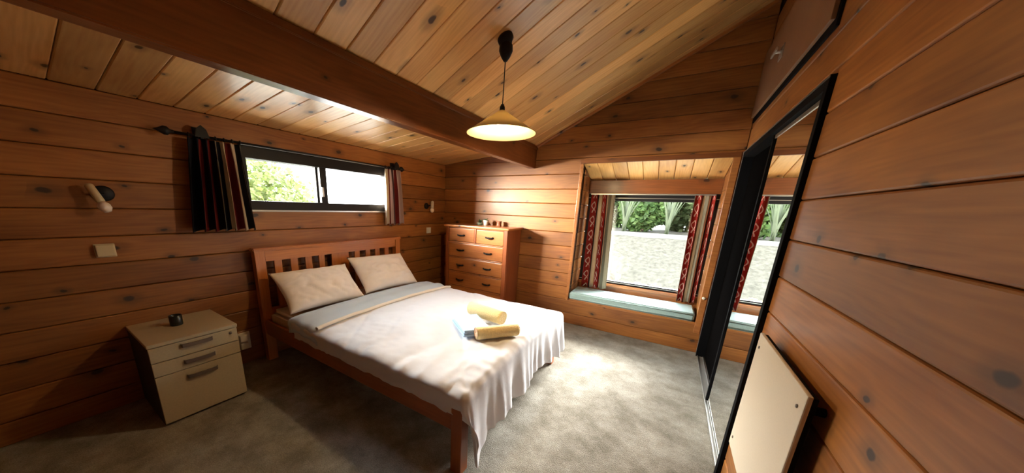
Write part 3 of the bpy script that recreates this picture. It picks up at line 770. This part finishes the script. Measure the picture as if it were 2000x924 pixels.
tube('wick', (0, 0, .054), (.002, 0, .068), .0018, 'cup_black', cup, 6)

# ================================================================== CHEST OF DRAWERS
dx0, dx1, dy0, dy1, dz = .40, 1.43, -.47, -.03, 1.29
ch = empty('chest_of_drawers', ((dx0 + dx1) / 2, (dy0 + dy1) / 2, 0)); tag(ch, 'tall pine chest of drawers in the far corner', 'chest of drawers')
cx_, cy_ = (dx0 + dx1) / 2, (dy0 + dy1) / 2
def chb(name, x0, x1, y0, y1, z0, z1, mat, parent=ch, bev=.004): return box(name, x0 - cx_, x1 - cx_, y0 - cy_, y1 - cy_, z0, z1, mat, parent, bev)
chb('top', dx0 - .025, dx1 + .03, dy0 - .03, dy1, dz - .028, dz, 'dresser_pine', bev=.008)
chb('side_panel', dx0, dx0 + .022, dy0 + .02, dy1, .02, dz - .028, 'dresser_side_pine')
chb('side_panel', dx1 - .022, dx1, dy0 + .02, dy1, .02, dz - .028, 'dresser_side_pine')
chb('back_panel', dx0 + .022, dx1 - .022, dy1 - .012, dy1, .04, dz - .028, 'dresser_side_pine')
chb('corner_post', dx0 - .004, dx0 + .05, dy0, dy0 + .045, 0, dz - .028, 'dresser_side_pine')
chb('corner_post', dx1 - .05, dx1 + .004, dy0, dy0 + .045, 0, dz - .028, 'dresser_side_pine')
rows = [(1.045, 1.245), (.825, 1.025), (.60, .805), (.37, .58), (.13, .35)]
chb('rail', dx0 + .05, dx1 - .05, dy0 + .004, dy0 + .04, 1.247, dz - .028, 'dresser_pine')
for z0, z1 in rows: chb('rail', dx0 + .05, dx1 - .05, dy0 + .004, dy0 + .04, z0 - .018, z0 - .002, 'dresser_pine', bev=.002)
chb('plinth', dx0 + .05, dx1 - .05, dy0 + .004, dy0 + .03, .03, .11, 'dresser_pine')
chb('divider', .905, .935, dy0 + .004, dy0 + .04, 1.045, 1.247, 'dresser_side_pine', bev=.002)
def drawer(x0, x1, z0, z1, hs):
    d = chb('drawer', x0 + .004, x1 - .004, dy0 + .008, dy0 + .034, z0 + .003, z1 - .003, 'dresser_pine', bev=.006)
    cx, cz = (x0 + x1) / 2, (z0 + z1) / 2
    for hx in hs:
        bm = bmesh.new()
        prev = None
        for i in range(13):
            t = i / 12 * 2 - 1; x = hx - cx + t * .062
            out = .012 + .018 * (1 - t * t); hh = .006 + .008 * (1 - abs(t)) + (.006 if abs(t) > .8 else 0); drop = -.006 * (1 - t * t)
            ring = [bm.verts.new((x, -.013 - out + dy_, drop + dz_)) for dy_, dz_ in ((0, -hh), (-.005, 0), (0, hh), (.006, 0))]
            if prev:
                for k in range(4): bm.faces.new((prev[k], prev[(k + 1) % 4], ring[(k + 1) % 4], ring[k]))
            else: bm.faces.new(ring)
            prev = ring
        bm.faces.new(prev[::-1])
        for sx in (-.058, .058): lathe(bm, [(0, 0), (.009, 0), (.007, .016), (0, .016)], 10, Matrix.Translation((hx - cx + sx, -.012, 0)) @ align((0, -1, 0)))
        link('handle', finish(bm, 'handle', True), 'black_metal', d)
xa, xm0, xm1, xz = dx0 + .05, .905, .935, dx1 - .05
drawer(xa, xm0, *rows[0], [(xa + xm0) / 2]); drawer(xm1, xz, *rows[0], [(xm1 + xz) / 2])
for r in rows[1:]: drawer(xa, xz, *r, [xa + .22, xz - .24])
# ornaments on the chest
def potted(name, label, loc, r, h, potmat, leafn, lr):
    e = empty(name, loc); tag(e, label, 'plant pot')
    lathe_obj('pot', [(0, 0), (r * .75, 0), (r, h), (r * .88, h), (r * .85, h * .8), (0, h * .8)], potmat, e, n=20)
    bm = bmesh.new()
    for i in range(leafn):
        an = i * 2.4; el = .5 + .9 * random.random(); L_ = lr * (.7 + .5 * random.random())
        d = Vector((math.cos(an) * math.cos(el), math.sin(an) * math.cos(el), math.sin(el))); sd = Vector((-math.sin(an), math.cos(an), 0)) * .014
        b0_ = Vector((0, 0, h * .8)); mid = b0_ + d * L_ * .55; tip = b0_ + d * L_ + Vector((0, 0, -.01)); up = sd.cross(d).normalized() * .003
        vs = [bm.verts.new(c) for c in (b0_, mid + sd, tip, mid - sd, mid + up)]
        bm.faces.new((vs[0], vs[1], vs[4])); bm.faces.new((vs[1], vs[2], vs[4])); bm.faces.new((vs[2], vs[3], vs[4])); bm.faces.new((vs[3], vs[0], vs[4]))
    link('leaves', finish(bm, 'leaves'), 'leaf_small', e)
potted('plant_pot', 'small white pot with dark green leaves on the chest of drawers', (.90, -.14, dz), .042, .075, 'pot_white', 12, .06)
potted('plant_pot', 'low pale green dish of leaves beside the white pot on the chest of drawers', (.79, -.13, dz), .05, .035, 'pot_green', 14, .075)
tn = empty('tea_light_holder', (1.10, -.10, dz)); tag(tn, 'small brown tea light holder at the right of the chest top', 'candle holder')
lathe_obj('holder', [(0, 0), (.045, 0), (.036, .012), (.036, .055), (.042, .07), (.036, .072), (.03, .055), (0, .05)], 'tin_brown', tn, n=20)
lathe_obj('tea_light', [(0, .05), (.026, .05), (.026, .062), (0, .064)], 'pot_white', tn, n=16)

# ================================================================== PENDANT LAMP
PX, PY = 2.122, -2.07
pc = zroof(PX)
pen = empty('pendant_lamp', (PX, PY, pc)); tag(pen, 'lit pendant lamp with cream cone shade hanging from the sloping ceiling', 'pendant lamp')
nrm = Vector((PIT, 0, -1)).normalized()
lathe_obj('ceiling_rose', [(0, 0), (.052, 0), (.052, .022), (.04, .032), (.034, .045), (0, .05)], 'black_metal', pen, n=28, m=align(nrm))
lathe_obj('cord_grip', [(0, .0), (.03, .0), (.044, -.02), (.046, -.05), (.03, -.085), (.012, -.11), (0, -.112)], 'black_metal', pen, (.012, 0, -.03), 24)
shz = 2.205 - pc
tube('cord', (.012, 0, -.13), (.008, 0, shz + .02), .0035, 'black_metal', pen, 10)
lathe_obj('lamp_holder', [(0, .04), (.010, .04), (.018, .02), (.02, -.03), (.016, -.05), (0, -.05)], 'black_metal', pen, (.008, 0, shz), 20)
SR, SHH = .246, .145
sh = lathe_obj('shade', [(.022, 0), (.10, -.052), (SR - .01, -SHH + .004), (SR, -SHH), (SR - .006, -SHH - .001), (.10, -.058), (.024, -.006)], 'lamp_shade', pen, (.008, 0, shz), 56)
bl = lathe_obj('bulb', [(0, -.135), (.022, -.13), (.034, -.108), (.032, -.085), (.018, -.062), (.015, -.05), (0, -.05)], 'bulb_lit', pen, (.008, 0, shz), 24)
pl = light('pendant_bulb_light', 'POINT', 15, (1.0, .74, .40), (.008, 0, shz - .15), shadow_soft_size=.05); pl.parent = pen

# ================================================================== WALL FITTINGS (left wall)
def spot(label, y, z, d, base_r, r0, r1, ln, arm):
    e = empty('wall_spotlight', (0, y, z)); tag(e, label, 'wall lamp', 'wall spotlights above the bed')
    lathe_obj('base', [(0, 0), (base_r, 0), (base_r, .018), (base_r * .85, .026), (0, .028)], 'black_metal', e, n=24, m=align((1, 0, 0)))
    a = Vector(arm); tube('arm', (.02, 0, 0), a, .008, 'black_metal', e, 10)
    d = Vector(d).normalized()
    lathe_obj('lamp_tube', [(0, -ln * .5), (r0 * .6, -ln * .5), (r0, -ln * .42), (r0, ln * .45), (r1, ln * .5), (0, ln * .5)], 'cream_plastic' if y < -2 else 'white_plastic', e, a, 20, align(d))
    lathe_obj('bulb', [(0, 0), (r1 * .9, 0), (r1 * 1.6, .022), (r1 * 1.55, .045), (r1 * .9, .066), (0, .07)], 'bulb_white', e, a + d * ln * .5, 20, align(d))
spot('wall spotlight with cream tube tilted down above the bedside drawers', -3.70, 1.55, (.25, .30, -1), .05, .021, .019, .12, (.075, -.045, .0))
spot('small white wall spotlight near the far corner beside the chest of drawers', -.47, 1.54, (.35, -.45, -.8), .045, .024, .02, .13, (.075, .06, .02))
th = empty('thermostat', (0, -3.757, 1.17)); tag(th, 'cream rectangular thermostat box on the wall above the bedside drawers', 'thermostat')
box('back_plate', 0, .012, -.048, .048, -.046, .046, 'cream_plastic', th, .004); box('cover', .012, .034, -.042, .042, -.038, .04, 'cream_plastic', th, .006)
sw = empty('light_switch', (0, -.417, 1.165)); tag(sw, 'small white light switch on the wall near the chest of drawers', 'switch')
box('face_plate', 0, .010, -.05, .05, -.045, .045, 'white_plastic', sw, .003); box('rocker', .010, .016, -.015, .015, -.024, .024, 'white_plastic', sw, .002)
so = empty('power_outlet', (0, -3.07, .235)); tag(so, 'white double power outlet low on the wall between bedside drawers and bed', 'outlet')
box('face_plate', 0, .012, -.06, .06, -.085, .085, 'white_plastic', so, .003)
for z in (-.04, .04): box('plug', .012, .05, -.03, .03, z - .03, z + .03, 'white_plastic', so, .006)

# ================================================================== CURTAINS
def curtain(name, label, p0, p1, z1, z0, folds, amp, mat, out, spread=1.0, lean=0.0, group=None, seed=0):
    """cloth from p0 to p1 (plan points at the top), normal direction out"""
    p0, p1, out = Vector(p0), Vector(p1), Vector(out).normalized(); mid = (p0 + p1) / 2; along = (p1 - p0)
    base = Vector((mid.x, mid.y, z1))
    def f(u, v):
        k = 1 + (spread - 1) * v
        q = Vector((mid.x, mid.y, 0)) + Vector((along.x, along.y, 0)) * (u - .5) * k + Vector((along.x, along.y, 0)).normalized() * lean * v
        ph = u * folds * 2 * math.pi + seed + .8 * fn(u * 3, v * .6, seed)
        a = amp * (.45 + .55 * min(1, v * 2.5)) * (1 + .4 * fn(u * 4, v, seed + 3))
        s_ = math.sin(ph); w = math.copysign(abs(s_) ** .7, s_) * a
        sx = .35 * amp * math.cos(ph) * min(1, v * 3 + .3)
        q += Vector((out.x, out.y, 0)) * w + Vector((along.x, along.y, 0)).normalized() * sx
        z = z1 + (z0 - z1) * v + (.012 * math.sin(ph + 1) if v > .97 else 0)
        return Vector((q.x, q.y, z)) - base
    me = grid_mesh(name, 120, 26, f)
    e = empty(name, base); tag(e, label, 'curtain', group)
    o = link('cloth', me, mat, e); sdm = o.modifiers.new('thickness', 'SOLIDIFY'); sdm.thickness = .003
    return e
def rings(e, pts, r=.012):
    for p in pts:
        bm = bmesh.new()
        lathe(bm, [(r * .6, -.003), (r, -.003), (r, .003), (r * .6, .003), (r * .6, -.003)], 12, align((0, 1, 0)))
        link('ring', finish(bm, 'ring', True), 'black_metal', e, Vector(p) - e.location)
ROD = (.085, 2.005)
c1 = curtain('curtain', 'dark navy curtain with maroon and cream stripes left of the low window', (ROD[0], -3.235, 0), (ROD[0], -2.885, 0), 1.985, 1.285, 6.5, .040, 'curtain_dark', (1, 0, 0), 1.32, -.02, 'curtains of the low window', 1.0)
rings(c1, [(ROD[0], -3.22 + i * .055, ROD[1]) for i in range(7)], .016)
c2 = curtain('curtain', 'short pale striped curtain right of the low window', (ROD[0], -1.345, 0), (ROD[0], -1.085, 0), 1.985, 1.285, 4, .032, 'curtain_light', (1, 0, 0), 1.2, .01, 'curtains of the low window', 2.0)
rings(c2, [(ROD[0], -1.33 + i * .058, ROD[1]) for i in range(5)], .016)
rod = empty('curtain_rod', (ROD[0], -2.2, ROD[1])); tag(rod, 'black curtain rod with finials above the low window', 'curtain rod')
tube('rod', (0, -1.10, 0), (0, 1.10, 0), .009, 'black_metal', rod, 12)
for s_ in (-1, 1):
    lathe_obj('finial', [(0, 0), (.012, .0), (.013, .02), (.03, .035), (.03, .055), (.012, .085), (0, .11)], 'black_metal', rod, (0, s_ * 1.10, 0), 16, align((0, s_, 0)))
    yb_ = -.94 if s_ < 0 else 1.055
    bm = bmesh.new()      # cast bracket: wall plate, arm and pointed crest
    add_box(bm, -.085, -.075, yb_ - .03, yb_ + .03, -.05, .07); add_box(bm, -.08, .012, yb_ - .010, yb_ + .010, -.018, .0)
    pr = [(-.045, -.01), (.045, -.01), (.03, .05), (.0, .078), (-.03, .05)]
    F = [bm.verts.new((.018, yb_ + p[0], p[1])) for p in pr]; B = [bm.verts.new((-.004, yb_ + p[0], p[1])) for p in pr]
    bm.faces.new(F); bm.faces.new(B[::-1])
    for i in range(5): bm.faces.new((F[i], F[(i + 1) % 5], B[(i + 1) % 5], B[i]))
    link('bracket', finish(bm, 'bracket'), 'black_metal', rod)
YC = DP - .12
curtain('curtain', 'red patterned curtain with cream and grey stripes at the left of the window seat', (2.245, YC, 0), (2.56, YC, 0), 1.775, .485, 4.2, .030, 'curtain_red', (0, -1, 0), 1.12, .035, 'curtains of the window seat', .5)
curtain('curtain', 'red patterned curtain with dark and cream stripes at the right of the window seat', (3.42, YC, 0), (3.63, YC, 0), 1.775, .485, 3.2, .030, 'curtain_red_right', (0, -1, 0), .95, .02, 'curtains of the window seat', 1.5)

# window seat cushion
bm = bmesh.new(); add_box(bm, -.715, .715, -.21, .21, 0, .1)
bmesh.ops.subdivide_edges(bm, edges=[e for e in bm.edges if abs(e.verts[0].co.x - e.verts[1].co.x) > .5], cuts=14, use_grid_fill=True)
bmesh.ops.bevel(bm, geom=[e for e in bm.edges if e.is_boundary or len(e.link_faces) == 2 and e.calc_face_angle(0) > .8], offset=.018, segments=3, affect='EDGES')
cu = empty('seat_cushion', ((OX0 + OX1) / 2 - .01, .205, OZ0)); tag(cu, 'long grey teal seat cushion in the window recess', 'cushion')
link('cover', finish(bm, 'cover', True), 'cushion_teal', cu); autosmooth(cu.children[0], 50)
for z in (.022, .082):
    tube('piping', (-.70, -.213, z), (.70, -.213, z), .006, 'cushion_teal', cu, 10)

# ================================================================== WARDROBE (right wall)
wd = empty('wardrobe', (W, (RY0 + RY1) / 2, 0)); tag(wd, 'built-in wardrobe with black frame and sliding mirror door', 'wardrobe')
ym = (RY0 + RY1) / 2
def wdb(name, x0, x1, y0, y1, z0, z1, mat, parent=wd, bev=.002): return box(name, x0 - W, x1 - W, y0 - ym, y1 - ym, z0, z1, mat, parent, bev)
wdb('back_panel', W + .62, W + .64, RY0, RY1, 0, RZ, 'wardrobe_dark'); wdb('side_panel', W + .1, W + .62, RY0 - .02, RY0, 0, RZ, 'wardrobe_dark'); wdb('side_panel', W + .1, W + .62, RY1, RY1 + .02, 0, RZ, 'wardrobe_dark')
wdb('top_panel', W + .1, W + .62, RY0, RY1, RZ, RZ + .02, 'wardrobe_dark'); wdb('base_panel', W + .1, W + .62, RY0, RY1, -.02, 0, 'wardrobe_dark')
wdb('jamb', W - .022, W + .1, RY0, RY0 + .045, 0, RZ, 'black_matte'); wdb('jamb', W - .022, W + .1, RY1 - .035, RY1, 0, RZ, 'black_matte')
wdb('jamb_edge', W - .026, W - .022, RY1 - .012, RY1 - .004, 0, RZ, 'silver', bev=0)
wdb('top_track', W - .022, W + .1, RY0 + .045, RY1 - .035, RZ - .055, RZ, 'black_matte')
wdb('track_strip', W - .026, W - .022, RY0, RY1, RZ - .012, RZ - .004, 'silver', bev=0)
wdb('floor_track', W - .006, W + .10, RY0 + .045, RY1 - .035, 0, .006, 'track_grey', bev=.001)
wdb('floor_track_rib', W - .012, W - .006, RY0 + .045, RY1 - .035, .006, .014, 'track_grey', bev=.001)
wdb('floor_track_rib', W + .04, W + .046, RY0 + .045, RY1 - .035, .006, .014, 'silver', bev=.001)
md = wdb('sliding_door', W + .012, W + .03, RY0 + .045, -1.075, .016, RZ - .06, 'black_matte')
md['label'] = 'mirrored sliding door'
dc = md.location
def mdb(name, x0, x1, y0, y1, z0, z1, mat): return box(name, x0 - W - dc.x, x1 - W - dc.x, y0 - ym - dc.y, y1 - ym - dc.y, z0 - dc.z, z1 - dc.z, mat, md, .001)
mdb('mirror', W + .006, W + .0115, RY0 + .047, -1.105, .018, RZ - .085, 'mirror_glass')
mdb('door_stile', W - .004, W + .012, -1.105, -1.075, .016, RZ - .06, 'black_matte')
mdb('track_reflection', W + .002, W + .0115, RY0 + .047, -1.105, RZ - .085, RZ - .06, 'silver')  # silver strip standing in for the track's reflection in the mirror
dd = wdb('sliding_door', W + .055, W + .075, -1.16, RY1 - .035, .016, RZ - .06, 'wardrobe_dark'); dd['label'] = 'dark sliding door behind the mirror'
wdb('finger_pull', W + .051, W + .055, -.98, -.95, .95, 1.10, 'handle_grey', bev=.002)

# overhead cupboard
oc = empty('overhead_cupboard', (W, -.95, 2.43)); tag(oc, 'brown overhead cupboard door with black frame above the wardrobe', 'cupboard')
box('frame', -.012, 0, -.90, .915, -.012, .60, 'black_matte', oc, .002)
box('door', -.03, -.012, -.872, .905, .028, .565, 'cupboard_board', oc, .003)
bh = empty('latch', (-.03, .16, .29)); bh.parent = oc
D.objects.remove(bh)
box('latch_plate', -.036, -.03, .10, .20, .24, .33, 'silver', oc, .003)
tube('latch_knob', (-.036, .15, .29), (-.068, .15, .29), .009, 'silver', oc, 12)
box('latch_bar', -.078, -.066, .07, .23, .278, .302, 'silver', oc, .004)

# panel heater
ph_ = empty('panel_heater', (W, -2.575, .42)); tag(ph_, 'square off-white panel heater mounted on the right log wall', 'heater')
box('panel', -.062, -.048, -.305, .305, 0, .61, 'heater_white', ph_, .004)
box('edge_frame', -.048, -.034, -.300, .300, .005, .605, 'black_matte', ph_, .002)
for y in (-.26, .26):
    for z in (.06, .55):
        lathe_obj('spacer', [(0, 0), (.014, 0), (.014, .036), (0, .036)], 'black_matte', ph_, (0, y, z), 12, align((-1, 0, 0)))
        lathe_obj('screw_cap', [(0, 0), (.007, 0), (.006, .003), (0, .004)], 'handle_grey', ph_, (-.062, y, z), 12, align((-1, 0, 0)))

# ================================================================== OUTSIDE
def bank_z(x, y):
    return -.75 + .30 * max(0, y - .7) * (1 if y < 6.2 else 5.5 / (y - .7)) + .05 * fn(x, y, 2, 1.3)
bank = grid_mesh('garden_ground', 70, 60, lambda u, v: Vector((-3 + u * 16, 2.1 + v * 12, bank_z(-3 + u * 16, 2.1 + v * 12))))
gb = link('garden_ground', bank, 'dry_bank'); struct(gb, 'pale dry grass bank rising outside the window seat', 'ground')
po = boxes('garden_bounce_paving', [(-.15, 7, .66, 2.2, -.80, -.62)], 'bounce_paving'); struct(po, 'added pale paving, unseen below the window seat, bouncing light indoors', 'ground')  # unseen paving added to bounce light up to the recess ceiling
kb = boxes('garden_kerb', [(-3, 13, 6.15, 6.45, .75, .98)], 'kerb_pale'); tag(kb, 'pale concrete kerb along the top of the dry bank', 'kerb')
def bush(name, label, loc, r, hgt, n, mat, leaf=.12, cat='shrub', group=None, trunk=True):
    e = empty(name, loc); tag(e, label, cat, group)
    bm = bmesh.new()
    for i in range(n):
        while True:
            p = Vector((random.uniform(-1, 1), random.uniform(-1, 1), random.uniform(-1, 1)))
            if .35 < p.length < 1: break
        k = 1 + .25 * fn(p.x * 2, p.y * 2, p.z * 2 + loc[0])
        c = Vector((p.x * r * k, p.y * r * k, hgt * .46 + p.z * hgt * .5 * k))
        d = Vector((random.gauss(0, 1), random.gauss(0, 1), random.gauss(0, .7))).normalized(); s_ = d.cross(Vector((random.random(), random.random(), random.random()))).normalized()
        L_ = leaf * (.6 + .8 * random.random())
        vs = [bm.verts.new(c + q) for q in (-d * L_ * .5, s_ * L_ * .28, d * L_ * .5, -s_ * L_ * .28)]
        bm.faces.new(vs)
    me = D.meshes.new('foliage'); bm.to_mesh(me); bm.free(); link('foliage', me, mat, e)
    if trunk:
        for q in range(3):
            an = q * 2.1; tube('stem', (0, 0, -.1), (math.cos(an) * r * .4, math.sin(an) * r * .4, hgt * .7), .03, 'bark', e, 7)
    return e
for i, (x, y, r, h_, mt_, lab) in enumerate((
        (.15, 8.6, .85, 2.1, 'leaf_pale', 'pale leafy shrub beyond the kerb, farthest left through the window'),
        (2.35, 8.6, .9, 2.2, 'leaf_green', 'bright green shrub beyond the kerb left of centre in the window seat view'),
        (4.5, 8.6, .9, 2.2, 'leaf_pale', 'olive green shrub beyond the kerb at the right of the window seat view'),
        (6.7, 8.6, .9, 2.0, 'leaf_green', 'green shrub beyond the kerb reflected in the wardrobe mirror'),
        (1.2, 10.9, 1.0, 2.7, 'leaf_green', 'tall green shrub in the back row at the left of the garden'),
        (3.6, 10.9, 1.1, 2.8, 'leaf_pale', 'tall pale shrub in the back row between two nearer shrubs'),
        (6.1, 10.9, 1.0, 2.6, 'leaf_green', 'tall green shrub in the back row at the right of the garden'))):
    bush('garden_shrub', lab, (x, y, .9), r, h_ + .7, 7000, mt_, .22, 'shrub', 'shrubs beyond the kerb')
def flax(label, loc, n, ln, group=None):
    e = empty('flax_plant', loc); tag(e, label, 'flax', group)
    for i in range(n):
        an = i * 2.39 + random.random(); lean = .08 + .30 * random.random(); bm = bmesh.new(); prev = None
        for k in range(6):
            t = k / 5; r_ = ln * lean * t ** 1.6; z = ln * (t - .35 * lean * t * t); w_ = .05 * (1 - t) + .006
            c = Vector((math.cos(an) * r_, math.sin(an) * r_, z)); sd = Vector((-math.sin(an), math.cos(an), 0)) * w_
            row = [bm.verts.new(c - sd), bm.verts.new(c + Vector((0, 0, -.012))), bm.verts.new(c + sd)]
            if prev: bm.faces.new((prev[0], prev[1], row[1], row[0])); bm.faces.new((prev[1], prev[2], row[2], row[1]))
            prev = row
        me = D.meshes.new('flax_leaf'); bm.to_mesh(me); bm.free(); link('flax_leaf', me, 'leaf_flax', e)
flax('pale strap-leaved flax growing between the shrubs left of centre', (1.95, 6.95, .9), 20, 1.4, 'flax by the kerb')
flax('pale strap-leaved flax growing between the shrubs right of centre', (3.15, 6.95, .9), 20, 1.45, 'flax by the kerb')
for i, (x, y) in enumerate(((3.02, 1.25), (3.14, 1.3), (2.93, 1.35), (3.45, 1.2), (2.6, 1.3))):
    e = empty('yellow_flower', (x, y, -.62)); tag(e, 'yellow stalked flower outside the window seat, ' + ('third from the left of five', 'second from the right of five', 'second from the left of five', 'rightmost of five', 'leftmost of five')[i], 'flower', 'yellow flowers outside the window seat')
    hh_ = 1.03 + .05 * random.random()
    tube('stalk', (0, 0, 0), (.01, .0, hh_), .006, 'leaf_small', e, 6)
    bm = bmesh.new()
    for q in range(8):
        an = q * math.pi / 4; d = Vector((math.cos(an), math.sin(an), .35)); sd = Vector((-math.sin(an), math.cos(an), 0)) * .016
        vs = [bm.verts.new(Vector((.01, 0, hh_)) + c) for c in (Vector((0, 0, 0)), d * .03 + sd, d * .055, d * .03 - sd)]; bm.faces.new(vs)
    me = D.meshes.new('petals'); bm.to_mesh(me); bm.free(); link('petals', me, 'flower_yellow', e)
# left side: unseen pale ground added for bounce light, and a big sunlit bush
bounce_ground = grid_mesh('side_bounce_mesh', 30, 30, lambda u, v: Vector((-.2 - u * 12, -9 + v * 20, -.5 + .02 * fn(u * 9, v * 9))))
lo = link('side_bounce_paving', bounce_ground, 'bounce_paving'); struct(lo, 'added pale ground, unseen outside the low window, bouncing light up', 'ground')
bush('hedge_bush', 'large yellow green bush seen through the left pane of the low window', (-6.4, -.9, -.5), 2.2, 3.5, 15000, 'leaf_hill', .16, 'bush')
